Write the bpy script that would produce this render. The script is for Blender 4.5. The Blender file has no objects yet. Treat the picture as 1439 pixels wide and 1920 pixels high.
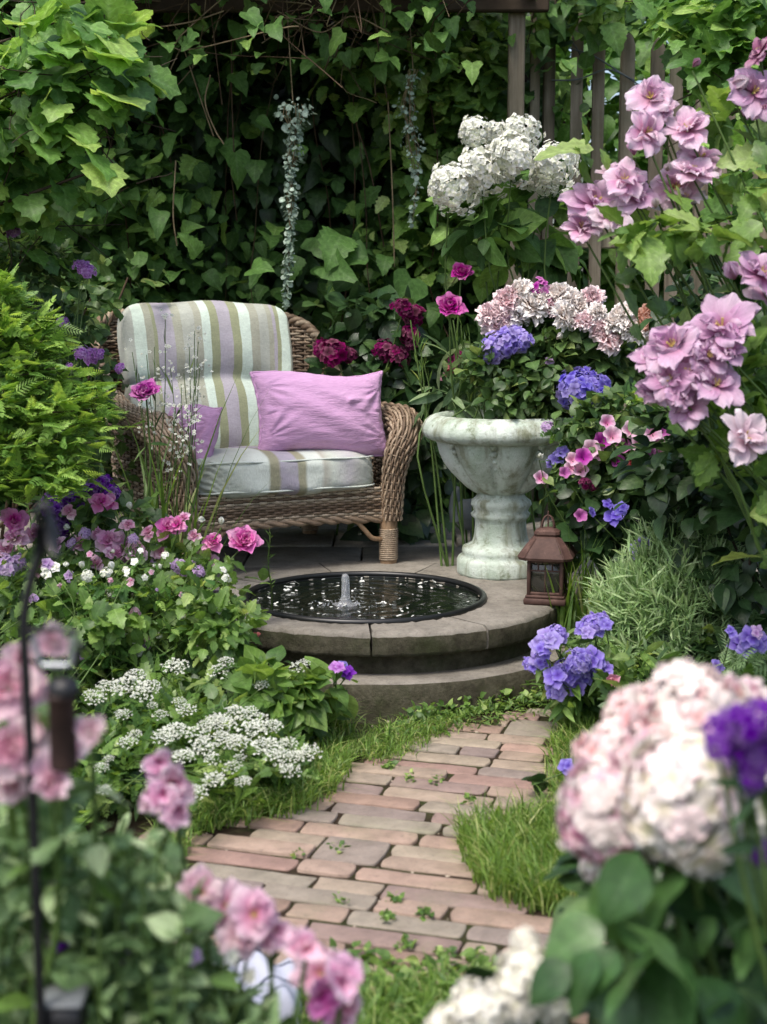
import bpy, math, random
import numpy as np
from mathutils import Vector, Matrix, Euler

# ------------------------------------------------------------------ camera, world, sun, exposure
SC = bpy.context.scene
COL = SC.collection
PI = math.pi
FPX, CZ, PITCH = 2700.0, 1.19, math.radians(8.3)
cam_d = bpy.data.cameras.new('camera')
cam = bpy.data.objects.new('camera', cam_d)
COL.objects.link(cam)
cam.location = (0, 0, CZ)
cam.rotation_euler = (PI / 2 - PITCH, 0, 0)
cam_d.sensor_fit = 'HORIZONTAL'
cam_d.sensor_width = 36.0
cam_d.lens = FPX / 1439.0 * 36.0
cam_d.clip_start = 0.05
cam_d.clip_end = 300
cam_d.dof.use_dof = True
cam_d.dof.focus_distance = 4.75
cam_d.dof.aperture_fstop = 5.0
SC.camera = cam

SUN_EL, SUN_AZ = math.radians(62), math.radians(215)   # azimuth: clockwise from +Y (north)
W = bpy.data.worlds.new('World')
SC.world = W
W.use_nodes = True
wn = W.node_tree
bg = wn.nodes['Background']
sky = wn.nodes.new('ShaderNodeTexSky')
sky.sky_type = 'NISHITA'
sky.sun_disc = False
sky.sun_elevation = SUN_EL
sky.sun_rotation = SUN_AZ
sky.air_density = 1.0
sky.dust_density = 4.0
sky.ozone_density = 0.6
wn.links.new(sky.outputs[0], bg.inputs[0])
bg.inputs[1].default_value = 0.15
sun_d = bpy.data.lights.new('sun', 'SUN')
sun_d.energy = 1.5
sun_d.angle = math.radians(14)
sun_d.color = (1.0, 0.96, 0.9)
sun = bpy.data.objects.new('sun', sun_d)
COL.objects.link(sun)
sdir = Vector((math.sin(SUN_AZ) * math.cos(SUN_EL), math.cos(SUN_AZ) * math.cos(SUN_EL), math.sin(SUN_EL)))
sun.rotation_euler = sdir.to_track_quat('Z', 'Y').to_euler()
sun.location = (0, 0, 8)

SC.view_settings.view_transform = 'Standard'
SC.view_settings.look = 'None'
SC.view_settings.gamma = 1.0
SC.view_settings.use_curve_mapping = False
SC.view_settings.exposure = 0.85
SC.render.engine = 'CYCLES'
cy = SC.cycles
cy.use_denoising = True
cy.max_bounces = 7
cy.diffuse_bounces = 4
cy.glossy_bounces = 3
cy.transmission_bounces = 5
cy.transparent_max_bounces = 6
cy.sample_clamp_indirect = 6

# ------------------------------------------------------------------ pixel <-> place
CT, ST = math.cos(PITCH), math.sin(PITCH)


def ray(px, py):
    x = (px - 719.5) / FPX
    v = (960 - py) / FPX
    return x, CT + v * ST, -ST + v * CT


def at(px, py, D):
    x, y, z = ray(px, py)
    s = D / y
    return np.array([x * s, D, CZ + z * s])


def onz(px, py, z0=0.0):
    x, y, z = ray(px, py)
    s = (z0 - CZ) / z
    return np.array([x * s, y * s, z0])


# ------------------------------------------------------------------ mesh builder
class T:
    """a small template mesh: v (k,3), f (m,3|4), rad (k)"""
    def __init__(self, v, f, rad, mat=None, vt=None):
        self.vt = np.zeros(len(v)) if vt is None else np.asarray(vt, float)
        self.v = np.asarray(v, float)
        self.f = np.asarray(f, int)
        self.rad = np.asarray(rad, float)
        self.mat = np.zeros(len(self.f), int) if mat is None else np.asarray(mat, int)


class MB:
    def __init__(self):
        self.V, self.F, self.R, self.N, self.M, self.A = [], [], [], [], [], []
        self.n = 0

    def add(self, v, f, rad=0.0, rnd=0.0, mat=0, vt=0.0):
        v = np.asarray(v, float).reshape(-1, 3)
        f = np.asarray(f, int)
        k = len(v)
        self.V.append(v)
        self.F.append(f + self.n)
        self.R.append(np.broadcast_to(np.asarray(rad, float), (k,)).copy())
        self.N.append(np.broadcast_to(np.asarray(rnd, float), (k,)).copy())
        self.M.append(np.broadcast_to(np.asarray(mat, int), (len(f),)).copy())
        self.A.append(np.broadcast_to(np.asarray(vt, float), (k,)).copy())
        self.n += k
        return self

    def scatter(self, t, pos, Rm, S, rnd, mat=None):
        pos = np.asarray(pos, float)
        n, k = len(pos), len(t.v)
        if n == 0:
            return self
        S = np.broadcast_to(np.asarray(S, float), (n,))
        v = np.einsum('nij,kj->nki', Rm, t.v) * S[:, None, None] + pos[:, None, :]
        f = t.f[None] + (np.arange(n) * k)[:, None, None]
        m = t.mat if mat is None else np.full(len(t.f), mat)
        self.add(v.reshape(-1, 3), f.reshape(-1, t.f.shape[1]), np.tile(t.rad, n),
                 np.repeat(np.broadcast_to(rnd, (n,)), k), np.tile(m, n), np.tile(t.vt, n))
        return self

    def mesh(self, name, mats, smooth=True, offset=None):
        me = bpy.data.meshes.new(name)
        V = np.concatenate(self.V)
        if offset is not None:
            V = V - np.asarray(offset)
        tot = np.concatenate([np.full(len(f), f.shape[1]) for f in self.F])
        loops = np.concatenate([f.ravel() for f in self.F])
        start = np.concatenate([[0], np.cumsum(tot)[:-1]])
        me.vertices.add(len(V))
        me.vertices.foreach_set('co', V.astype(np.float32).ravel())
        me.loops.add(len(loops))
        me.loops.foreach_set('vertex_index', loops.astype(np.int32))
        me.polygons.add(len(tot))
        me.polygons.foreach_set('loop_start', start.astype(np.int32))
        me.polygons.foreach_set('loop_total', tot.astype(np.int32))
        me.polygons.foreach_set('material_index', np.concatenate(self.M).astype(np.int32))
        me.polygons.foreach_set('use_smooth', np.full(len(tot), smooth))
        for nm, arr in (('rad', self.R), ('rnd', self.N), ('along', self.A)):
            a = me.attributes.new(nm, 'FLOAT', 'POINT')
            a.data.foreach_set('value', np.concatenate(arr).astype(np.float32))
        for m in (mats if isinstance(mats, (list, tuple)) else [mats]):
            me.materials.append(m)
        me.update(calc_edges=True)
        return me

    def build(self, name, mats, parent=None, smooth=True):
        off = None
        if parent is not None:
            off = np.array(parent.location) + (np.array(parent.parent.location) if parent.parent else 0)
        me = self.mesh(name, mats, smooth, off)
        o = bpy.data.objects.new(name, me)
        COL.objects.link(o)
        if parent is not None:
            o.parent = parent
        return o


def tag(o, label=None, cat=None, group=None, kind=None):
    if label:
        o['label'] = label
    if cat:
        o['category'] = cat
    if group:
        o['group'] = group
    if kind:
        o['kind'] = kind
    return o


def thing(name, label, cat, loc=(0, 0, 0), group=None):
    o = bpy.data.objects.new(name, None)
    o.empty_display_size = 0.05
    COL.objects.link(o)
    o.location = tuple(float(c) for c in loc)
    return tag(o, label, cat, group)


def norm(a):
    a = np.asarray(a, float)
    return a / np.maximum(np.linalg.norm(a, axis=-1, keepdims=True), 1e-9)


def frames(d, n):
    d = norm(d)
    z = norm(n - (n * d).sum(-1, keepdims=True) * d + 1e-6)
    x = np.cross(d, z)
    return np.stack([x, d, z], -1)


def axis_rot(axis, spin):
    """rotation matrices whose Z column is axis, spun about it"""
    z = norm(axis)
    ref = np.where(np.abs(z[:, 2:3]) > 0.9, np.array([[0, 1.0, 0]]), np.array([[0, 0, 1.0]]))
    x = norm(np.cross(ref, z))
    y = np.cross(z, x)
    c, s = np.cos(spin)[:, None], np.sin(spin)[:, None]
    return np.stack([x * c + y * s, -x * s + y * c, z], -1)


def smooth_path(P, n):
    P = np.asarray(P, float)
    Q = np.vstack([2 * P[0] - P[1], P, 2 * P[-1] - P[-2]])
    t = np.linspace(0, len(P) - 1 - 1e-6, n)
    i = t.astype(int)
    f = (t - i)[:, None]
    a, b, c, d = Q[i], Q[i + 1], Q[i + 2], Q[i + 3]
    return 0.5 * (2 * b + (c - a) * f + (2 * a - 5 * b + 4 * c - d) * f ** 2 + (3 * b - a - 3 * c + d) * f ** 3)


def path_frames(P):
    tg = norm(np.gradient(P, axis=0))
    ref = np.array([0, 0, 1.0]) if abs(tg[0, 2]) < 0.9 else np.array([1.0, 0, 0])
    u = norm(np.cross(tg[0], ref))
    U = [u]
    for k in range(1, len(P)):
        u = U[-1] - tg[k] * np.dot(U[-1], tg[k])
        U.append(norm(u))
    U = np.array(U)
    return tg, U, np.cross(tg, U)


def tube(mb, P, r, sides=5, rad=0.0, rnd=0.0, mat=0, cap=True, sq=None):
    P = np.asarray(P, float)
    n = len(P)
    r = np.broadcast_to(np.asarray(r, float), (n,))
    _, U, B = path_frames(P)
    a = np.arange(sides) * 2 * PI / sides
    ring = U[:, None, :] * np.cos(a)[None, :, None] + B[:, None, :] * np.sin(a)[None, :, None]
    v = P[:, None, :] + ring * r[:, None, None]
    i = np.arange(n - 1)[:, None] * sides
    j = np.arange(sides)[None, :]
    k = (j + 1) % sides
    f = np.stack([i + j, i + k, i + sides + k, i + sides + j], -1).reshape(-1, 4)
    mb.add(v.reshape(-1, 3), f, rad, rnd, mat)
    if cap:
        for e, c in ((0, P[0]), (n - 1, P[-1])):
            vv = np.vstack([v[e], c])
            ff = np.array([[q, (q + 1) % sides, sides] for q in range(sides)])
            if e == 0:
                ff = ff[:, ::-1]
            mb.add(vv, ff, rad if np.ndim(rad) == 0 else 0, rnd, mat)
    return mb


def lathe(mb, prof, c=(0, 0, 0), seg=48, mod=None, mat=0, rnd=0.0):
    prof = np.asarray(prof, float)
    th = np.arange(seg) * 2 * PI / seg
    r = prof[:, 0][:, None] * np.ones(seg)
    if mod is not None:
        r = r * mod(prof[:, 1][:, None], th[None, :], prof[:, 0][:, None])
    v = np.stack([r * np.cos(th), r * np.sin(th), np.broadcast_to(prof[:, 1][:, None], r.shape)], -1) + np.asarray(c)
    n = len(prof)
    i = np.arange(n - 1)[:, None] * seg
    j = np.arange(seg)[None, :]
    k = (j + 1) % seg
    f = np.stack([i + j, i + k, i + seg + k, i + seg + j], -1).reshape(-1, 4)
    mb.add(v.reshape(-1, 3), f, 0.0, rnd, mat)
    return mb


def rbox(mb, c, size, bev=0.004, rot=None, mat=0, rnd=0.0):
    """a box with chamfered edges"""
    h = np.asarray(size, float) / 2
    b = min(bev, h.min() * 0.6)
    vs, idx = [], {}
    for sx in (-1, 1):
        for sy in (-1, 1):
            for sz in (-1, 1):
                for ax in range(3):
                    p = np.array([sx, sy, sz]) * (h - b)
                    p[ax] = (sx, sy, sz)[ax] * h[ax]
                    idx[(sx, sy, sz, ax)] = len(vs)
                    vs.append(p)
    V = np.array(vs)
    quads, tris = [], []
    for ax in range(3):
        o = [a for a in range(3) if a != ax]
        for s in (-1, 1):
            q = []
            for a, bb in ((-1, -1), (1, -1), (1, 1), (-1, 1)):
                k = [0, 0, 0]
                k[ax] = s
                k[o[0]] = a
                k[o[1]] = bb
                q.append(idx[(*k, ax)])
            quads.append(q)
    for ax in range(3):
        o = [a for a in range(3) if a != ax]
        for a in (-1, 1):
            for bb in (-1, 1):
                def kk(s):
                    k = [0, 0, 0]
                    k[ax] = s
                    k[o[0]] = a
                    k[o[1]] = bb
                    return k
                quads.append([idx[(*kk(-1), o[0])], idx[(*kk(1), o[0])], idx[(*kk(1), o[1])], idx[(*kk(-1), o[1])]])
    for sx in (-1, 1):
        for sy in (-1, 1):
            for sz in (-1, 1):
                tris.append([idx[(sx, sy, sz, a)] for a in range(3)])

    def fix(f):
        out = []
        for q in f:
            p = V[q]
            nn = np.cross(p[1] - p[0], p[2] - p[0])
            out.append(q if np.dot(nn, p.mean(0)) > 0 else q[::-1])
        return np.array(out)
    Q, R3 = fix(quads), fix(tris)
    W_ = V if rot is None else V @ np.asarray(rot).T
    W_ = W_ + np.asarray(c)
    k = mb.n
    mb.add(W_, Q, 0.0, rnd, mat)
    mb.F.append(R3 + k)
    mb.M.append(np.full(len(R3), mat))
    return mb


def rotz(a):
    c, s = math.cos(a), math.sin(a)
    return np.array([[c, -s, 0], [s, c, 0], [0, 0, 1.0]])


def rotx(a):
    c, s = math.cos(a), math.sin(a)
    return np.array([[1.0, 0, 0], [0, c, -s], [0, s, c]])


def roty(a):
    c, s = math.cos(a), math.sin(a)
    return np.array([[c, 0, s], [0, 1.0, 0], [-s, 0, c]])


def grid_faces(nu, nv):
    i = np.arange(nu)[:, None] * (nv + 1)
    j = np.arange(nv)[None, :]
    return np.stack([i + j, i + j + 1, i + nv + 2 + j, i + nv + 1 + j], -1).reshape(-1, 4)


def prism(mb, poly, z0, z1, bev=0.006, inset=0.0, round_it=2, mat=0, rnd=0.0, tilt=None, wob=0.0, rng=None, corner=.012):
    """an extruded polygon with rounded corners and a bevelled top edge"""
    P = np.asarray(poly, float)[:, :2]
    area = 0.5 * np.sum(P[:, 0] * np.roll(P[:, 1], -1) - np.roll(P[:, 0], -1) * P[:, 1])
    if area < 0:
        P = P[::-1]
    for it in range(round_it):
        Q = np.roll(P, -1, 0)
        ln = np.linalg.norm(Q - P, axis=1, keepdims=True)
        w = np.clip(corner / np.maximum(ln, 1e-6), 0, .3) if it == 0 else 0.25
        P = np.stack([P * (1 - w) + Q * w, P * w + Q * (1 - w)], 1).reshape(-1, 2)
    c = P.mean(0)

    def ins(d):
        nx = np.roll(P, -1, 0) - np.roll(P, 1, 0)
        nn = norm(np.stack([-nx[:, 1], nx[:, 0]], -1))
        return P + nn * d
    if wob and rng is not None:
        P = P + rng.normal(0, wob, P.shape)
    rings = [(inset, z0), (inset, z1 - bev), (inset + bev * .3, z1 - bev * .3), (inset + bev, z1)]
    m = len(P)
    V = []
    for d, z in rings:
        q = ins(d)
        zz = np.full(m, z)
        if tilt is not None and z > z0:
            zz = zz + (q - c) @ np.asarray(tilt)
        V.append(np.column_stack([q, zz]))
    zc = z1 + bev * .15
    V.append(np.array([[c[0], c[1], zc]]))
    V = np.vstack(V)
    f = []
    for k in range(len(rings) - 1):
        for j in range(m):
            j2 = (j + 1) % m
            f.append([k * m + j, k * m + j2, (k + 1) * m + j2, (k + 1) * m + j])
    b = mb.n
    mb.add(V, np.array(f), 0.0, rnd, mat)
    k = len(rings) - 1
    tri = np.array([[k * m + j, k * m + (j + 1) % m, len(V) - 1] for j in range(m)])
    mb.F.append(tri + b)
    mb.M.append(np.full(len(tri), mat))
    return mb


def in_poly(P, x, y):
    P = np.asarray(P, float)
    ins = np.zeros(len(x), bool)
    j = len(P) - 1
    for i in range(len(P)):
        xi, yi, xj, yj = P[i, 0], P[i, 1], P[j, 0], P[j, 1]
        c = ((yi > y) != (yj > y)) & (x < (xj - xi) * (y - yi) / (yj - yi + 1e-12) + xi)
        ins ^= c
        j = i
    return ins


def sample_poly(P, n, rng):
    P = np.asarray(P, float)
    out = np.zeros((0, 2))
    lo, hi = P.min(0), P.max(0)
    while len(out) < n:
        q = rng.uniform(lo, hi, (n * 2, 2))
        out = np.vstack([out, q[in_poly(P, q[:, 0], q[:, 1])]])
    return out[:n]


# ------------------------------------------------------------------ materials
def srgb(h):
    h = h.lstrip('#')
    c = [int(h[i:i + 2], 16) / 255 for i in (0, 2, 4)]
    return tuple((x / 12.92 if x <= 0.04045 else ((x + 0.055) / 1.055) ** 2.4) for x in c) + (1.0,)


def col(c):
    return srgb(c) if isinstance(c, str) else (tuple(c) + (1.0,))[:4]


class NT:
    def __init__(self, name):
        self.m = bpy.data.materials.new(name)
        self.m.use_nodes = True
        self.t = self.m.node_tree
        self.b = self.t.nodes['Principled BSDF']
        self.out = self.t.nodes['Material Output']

    def n(self, typ, **kw):
        x = self.t.nodes.new(typ)
        for k, v in kw.items():
            setattr(x, k, v)
        return x

    def l(self, a, b):
        self.t.links.new(a, b)

    def attr(self, nm):
        return self.n('ShaderNodeAttribute', attribute_name=nm).outputs['Fac']

    def ramp(self, fac, stops, interp='LINEAR'):
        r = self.n('ShaderNodeValToRGB')
        r.color_ramp.interpolation = interp
        e = r.color_ramp.elements
        while len(e) < len(stops):
            e.new(0.5)
        for k, (p, c) in enumerate(stops):
            e[k].position = p
            e[k].color = col(c)
        self.l(fac, r.inputs[0])
        return r.outputs[0]

    def noise(self, scale, detail=4, rough=0.55, vec=None, dist=0.0):
        x = self.n('ShaderNodeTexNoise')
        x.inputs['Scale'].default_value = scale
        x.inputs['Detail'].default_value = detail
        x.inputs['Roughness'].default_value = rough
        x.inputs['Distortion'].default_value = dist
        self.l(vec if vec is not None else self.obj(), x.inputs['Vector'])
        return x.outputs[0]

    def obj(self):
        if not hasattr(self, '_tc'):
            self._tc = self.n('ShaderNodeTexCoord')
        return self._tc.outputs['Object']

    def scaled(self, s):
        mp = self.n('ShaderNodeMapping')
        mp.inputs['Scale'].default_value = s
        self.l(self.obj(), mp.inputs['Vector'])
        return mp.outputs[0]

    def mix(self, fac, a, b, mode='MIX'):
        x = self.n('ShaderNodeMix', data_type='RGBA', blend_type=mode)
        if isinstance(fac, (int, float)):
            x.inputs[0].default_value = fac
        else:
            self.l(fac, x.inputs[0])
        for k, v in ((6, a), (7, b)):
            if hasattr(v, 'is_output'):
                self.l(v, x.inputs[k])
            else:
                x.inputs[k].default_value = col(v)
        return x.outputs[2]

    def math(self, op, a, b=0.0, clamp=False):
        x = self.n('ShaderNodeMath', operation=op, use_clamp=clamp)
        for k, v in ((0, a), (1, b)):
            if hasattr(v, 'is_output'):
                self.l(v, x.inputs[k])
            else:
                x.inputs[k].default_value = v
        return x.outputs[0]

    def hsv(self, c, h=0.5, s=1.0, v=1.0):
        x = self.n('ShaderNodeHueSaturation')
        for nm, val in (('Hue', h), ('Saturation', s), ('Value', v)):
            if hasattr(val, 'is_output'):
                self.l(val, x.inputs[nm])
            else:
                x.inputs[nm].default_value = val
        self.l(c, x.inputs['Color'])
        return x.outputs[0]

    def mapr(self, v, a, b, c, d):
        x = self.n('ShaderNodeMapRange')
        self.l(v, x.inputs[0])
        for k, q in enumerate((a, b, c, d)):
            x.inputs[k + 1].default_value = q
        return x.outputs[0]

    def bump(self, h, strength=0.3, dist=0.01):
        x = self.n('ShaderNodeBump')
        x.inputs['Strength'].default_value = strength
        x.inputs['Distance'].default_value = dist
        self.l(h, x.inputs['Height'])
        self.l(x.outputs[0], self.b.inputs['Normal'])
        return x.outputs[0]

    def done(self, color=None, rough=0.6, spec=0.4, transl=0.0, tcol=None):
        if color is not None:
            if hasattr(color, 'is_output'):
                self.l(color, self.b.inputs['Base Color'])
            else:
                self.b.inputs['Base Color'].default_value = col(color)
        if hasattr(rough, 'is_output'):
            self.l(rough, self.b.inputs['Roughness'])
        else:
            self.b.inputs['Roughness'].default_value = rough
        self.b.inputs['Specular IOR Level'].default_value = spec
        if transl > 0:
            tr = self.n('ShaderNodeBsdfTranslucent')
            c = tcol if tcol is not None else color
            self.l(c, tr.inputs['Color'])
            mx = self.n('ShaderNodeMixShader')
            mx.inputs[0].default_value = transl
            self.l(self.b.outputs[0], mx.inputs[1])
            self.l(tr.outputs[0], mx.inputs[2])
            self.l(mx.outputs[0], self.out.inputs[0])
        return self.m


def leaf_mat(name, dark, light, accent=None, rough=0.42, transl=0.32, spec=0.5):
    q = NT(name)
    r = q.attr('rnd')
    stops = [(0.0, dark), (0.75, light)]
    if accent:
        stops.append((1.0, accent))
    c = q.ramp(r, stops)
    vein = q.mapr(q.attr('rad'), 0.0, 0.16, 0.35, 0.0)
    c = q.mix(vein, c, q.hsv(c, 0.49, 0.8, 1.7))
    xv = q.math('SUBTRACT', q.math('MULTIPLY', q.attr('along'), 8.0), q.math('MULTIPLY', q.attr('rad'), 2.4))
    sv = q.math('MULTIPLY', q.math('ABSOLUTE', q.math('SUBTRACT', q.math('FRACT', xv), 0.5)), 2.0)
    sv = q.math('MULTIPLY', q.mapr(sv, .78, 1.0, 0, .30), q.math('GREATER_THAN', q.attr('along'), 0.001))
    c = q.mix(sv, c, q.hsv(c, 0.49, 0.85, 1.7))
    nz = q.noise(60, 4)
    c = q.hsv(c, 0.5, 1.0, q.mapr(nz, 0.3, 0.7, 0.72, 1.25))
    q.bump(q.math('SUBTRACT', q.math('MULTIPLY', q.noise(90, 3), .5), sv), .35, .004)
    c = q.hsv(c, 0.502, 0.95, 1.06)
    tc = q.hsv(c, 0.475, 1.12, 1.5)
    return q.done(c, rough, spec, transl, tc)


def petal_mat(name, base, mid, tip, rough=0.55, transl=0.3, var=0.12, vein=0.0, alt=None):
    q = NT(name)
    c = q.ramp(q.attr('rad'), [(0.0, base), (0.45, mid), (1.0, tip)])
    if alt:
        c = q.mix(q.mapr(q.attr('rnd'), alt[1] - .12, alt[1] + .12, 0, .85), c, alt[0])
    c = q.hsv(c, 0.5, 1.0, q.mapr(q.math('ADD', q.noise(7, 4, .6), q.math('MULTIPLY', q.noise(45, 3, .7), .6)), .5, 1.1, .84, 1.12))
    sp_ = q.n('ShaderNodeSeparateXYZ')
    q.l(q.obj(), sp_.inputs[0])
    cb_ = q.n('ShaderNodeCombineXYZ')
    q.l(q.math('MULTIPLY', q.math('ARCTAN2', sp_.outputs[1], sp_.outputs[0]), 13.0), cb_.inputs[0])
    q.l(q.math('MULTIPLY', sp_.outputs[2], 6.0), cb_.inputs[1])
    c = q.hsv(c, 0.5, 1.0, q.mapr(q.noise(1.6, 3, .7, vec=cb_.outputs[0]), .3, .7, .84, 1.10))   # fine radial veins
    oi = q.n('ShaderNodeObjectInfo').outputs['Random']
    k = q.math('ADD', q.math('MULTIPLY', q.attr('rnd'), 0.6), q.math('MULTIPLY', oi, 0.4))
    c = q.hsv(c, q.mapr(k, 0, 1, 0.5 - var * .12, 0.5 + var * .12), q.mapr(q.attr('rnd'), 0, 1, 1 + var * 1.5, 1 - var * 2), q.mapr(k, 0, 1, 1 - var, 1 + var * .6))
    return q.done(c, rough, 0.12, transl, c)


def plain(name, c, rough=0.6, spec=0.4, metal=0.0, nscale=20, var=0.25, bump=0.0, bd=0.004):
    q = NT(name)
    nz = q.noise(nscale, 5)
    a = q.ramp(nz, [(0.3, tuple(x * (1 - var) for x in col(c)[:3])), (0.7, tuple(min(1, x * (1 + var)) for x in col(c)[:3]))])
    if bump:
        q.bump(nz, bump, bd)
    q.b.inputs['Metallic'].default_value = metal
    return q.done(a, rough, spec)

# ------------------------------------------------------------------ the setting: ground, path, terrace
PZ = 0.23                                  # terrace height
rg = np.random.default_rng(5)

q = NT('soil')
nz = q.noise(9, 8, 0.7)
c = q.ramp(nz, [(0.3, (0.012, 0.009, 0.006)), (0.55, (0.035, 0.026, 0.016)), (0.8, (0.075, 0.06, 0.04))])
moss = q.mapr(q.noise(2.3, 5), 0.45, 0.62, 0.0, 0.75)
c = q.mix(moss, c, (0.03, 0.05, 0.012))
q.bump(q.noise(45, 8, 0.75), 0.8, 0.02)
M_soil = q.done(c, 0.95, 0.1)

mb = MB()
n = 90
xs = np.linspace(-1, 1, n + 1)
xs = np.sign(xs) * np.abs(xs) ** 2.2 * 60
ys = np.linspace(-1, 1, n + 1)
ys = np.sign(ys) * np.abs(ys) ** 2.2 * 60 + 3.5
X, Y = np.meshgrid(xs, ys, indexing='ij')
Z = -0.022 + 0.008 * np.sin(X * 7 + Y * 3) * np.sin(Y * 9) - 0.006
mb.add(np.stack([X, Y, Z], -1).reshape(-1, 3), grid_faces(n, n))
tag(mb.build('ground', M_soil), kind='structure')

# path: weathered clay pavers of mixed size, bedded in sandy soil
q = NT('path_sand')
nz = q.noise(40, 8, 0.7)
c = q.ramp(nz, [(0.3, (0.02, 0.014, 0.009)), (0.6, (0.06, 0.042, 0.028)), (0.85, (0.17, 0.13, 0.09))])
c = q.mix(q.mapr(q.noise(6, 6, .7), .46, .6, 0, .8), c, (0.045, 0.06, 0.018))
q.bump(q.noise(120, 6, 0.8), 0.8, 0.01)
M_sand = q.done(c, 0.95, 0.1)

q = NT('paver')
r = q.attr('rnd')
c = q.ramp(r, [(0.0, (0.26, 0.165, 0.13)), (0.2, (0.33, 0.245, 0.19)), (0.42, (0.34, 0.285, 0.215)), (0.58, (0.37, 0.25, 0.20)),
               (0.70, (0.30, 0.265, 0.205)), (0.85, (0.245, 0.195, 0.175)), (1.0, (0.31, 0.20, 0.165))])
n1 = q.noise(14, 8, 0.65)
c = q.hsv(c, 0.5, 1.0, q.mapr(n1, 0.3, 0.7, 0.70, 1.14))
n2 = q.noise(55, 8, 0.75)
c = q.mix(q.mapr(n2, 0.54, 0.70, 0.0, 0.55), c, (0.13, 0.10, 0.08))
n3 = q.noise(5, 6, 0.6)
c = q.mix(q.mapr(n3, 0.55, 0.75, 0.0, 0.35), c, (0.20, 0.22, 0.12))
pit = q.mapr(q.noise(160, 3, .8), .62, .72, 0, 1)
c = q.mix(q.math('MULTIPLY', pit, .55), c, (0.08, 0.06, 0.05))
q.bump(q.math('SUBTRACT', q.math('ADD', q.math('MULTIPLY', n1, 0.8), n2), pit), 0.5, 0.006)
M_paver = q.done(c, 0.82, 0.25)

# courses run nearly square to the view, as in the photo; now and then a square slab spans two courses
outline = np.array([onz(*p, 0)[:2] for p in [(300, 1560), (300, 1580), (400, 1535), (460, 1515), (540, 1500), (580, 1470), (610, 1430), (660, 1400), (800, 1375), (880, 1345), (985, 1335), (1075, 1335), (1070, 1420),
                    (1055, 1500), (1045, 1570), (990, 1590), (960, 1630), (1000, 1690), (1090, 1712), (1200, 1760), (1100, 1990), (300, 1990), (250, 1780), (330, 1700), (340, 1640), (318, 1600)]])
d0 = onz(740, 1672, 0)[:2] - onz(478, 1640, 0)[:2]
ax_ = d0 / np.linalg.norm(d0)
ay_ = np.array([-ax_[1], ax_[0]])
org = onz(700, 1650, 0)[:2]
CH, JT = .0725, .006
mb = MB()
taken = set()
nb = 0


def lay(x0, x1, y0, y1):
    """one paver, in course coordinates, kept if its middle lies on the path"""
    c_ = org + ax_ * (x0 + x1) / 2 + ay_ * (y0 + y1) / 2
    if not in_poly(outline, c_[None, 0], c_[None, 1])[0]:
        return
    n0, n1 = 5 if x1 - x0 > .15 else 3, 2
    e = []
    for (p, q_, n_) in (((x0, y0), (x1, y0), n0), ((x1, y0), (x1, y1), n1), ((x1, y1), (x0, y1), n0), ((x0, y1), (x0, y0), n1)):
        for t_ in np.linspace(0, 1, n_ + 1)[:-1]:
            e.append((p[0] * (1 - t_) + q_[0] * t_ + rg.normal(0, .0014), p[1] * (1 - t_) + q_[1] * t_ + rg.normal(0, .0014)))
    e = np.array(e)
    for k_ in (0, n0, n0 + n1, 2 * n0 + n1):       # knocked-off corners
        if rg.random() < .45:
            e[k_] += (np.array([(x0 + x1) / 2, (y0 + y1) / 2]) - e[k_]) * rg.uniform(.02, .07)
    P = org + e[:, :1] * ax_ + e[:, 1:] * ay_
    prism(mb, np.column_stack([P, np.zeros(len(P))]), -.05, rg.normal(0, .0018), bev=.0032, inset=0, rnd=rg.random(), tilt=rg.normal(0, .008, 2), rng=rg, corner=.005, round_it=2)


sq = {}
for row in range(-19, 24):
    y0 = row * CH + .006 * math.sin(row * 1.7)
    x = -1.5 + rg.uniform(0, .2)
    blocked = sorted(sq.get(row, []))
    while x < 1.5:
        w = float(rg.choice([.115, .14, .16, .24, .27, .30], p=[.13, .14, .08, .2, .25, .2])) + rg.normal(0, .004)
        hit = [b_ for b_ in blocked if b_[0] < x + w - .02 and b_[1] > x + .004]
        if hit:
            b_ = hit[0]
            if b_[0] - x > .018:
                lay(x, b_[0] - JT, y0, y0 + CH - JT)
            x = b_[1] + JT
            continue
        if rg.random() < .10 and w > .12:
            w = rg.uniform(.14, .185)
            nxt = (row + 1) * CH + .006 * math.sin((row + 1) * 1.7)
            lay(x, x + w, y0, nxt + CH - JT)
            sq.setdefault(row + 1, []).append((x, x + w))
        else:
            lay(x, x + w, y0, y0 + CH - JT)
        x += w + JT * rg.uniform(.9, 1.3)
pv = mb.build('path', [M_paver, M_sand])
tag(pv, kind='structure')
bed = MB()
edge = np.array([onz(*p, 0)[:2] for p in [(330, 1560), (600, 1470), (740, 1380), (930, 1325), (1080, 1325), (1090, 1440), (1060, 1560), (1130, 1760), (1000, 1918), (500, 1918), (120, 1700)]])
edge = np.vstack([edge, ])
m = len(edge)
bed.add(np.column_stack([edge, np.full(m, -0.005)]).tolist() + [[edge[:, 0].mean(), edge[:, 1].mean(), -0.005]],
        np.array([[j, (j + 1) % m, m] for j in range(m)]))
tag(bed.build('path_bed', M_sand), kind='structure')

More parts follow.
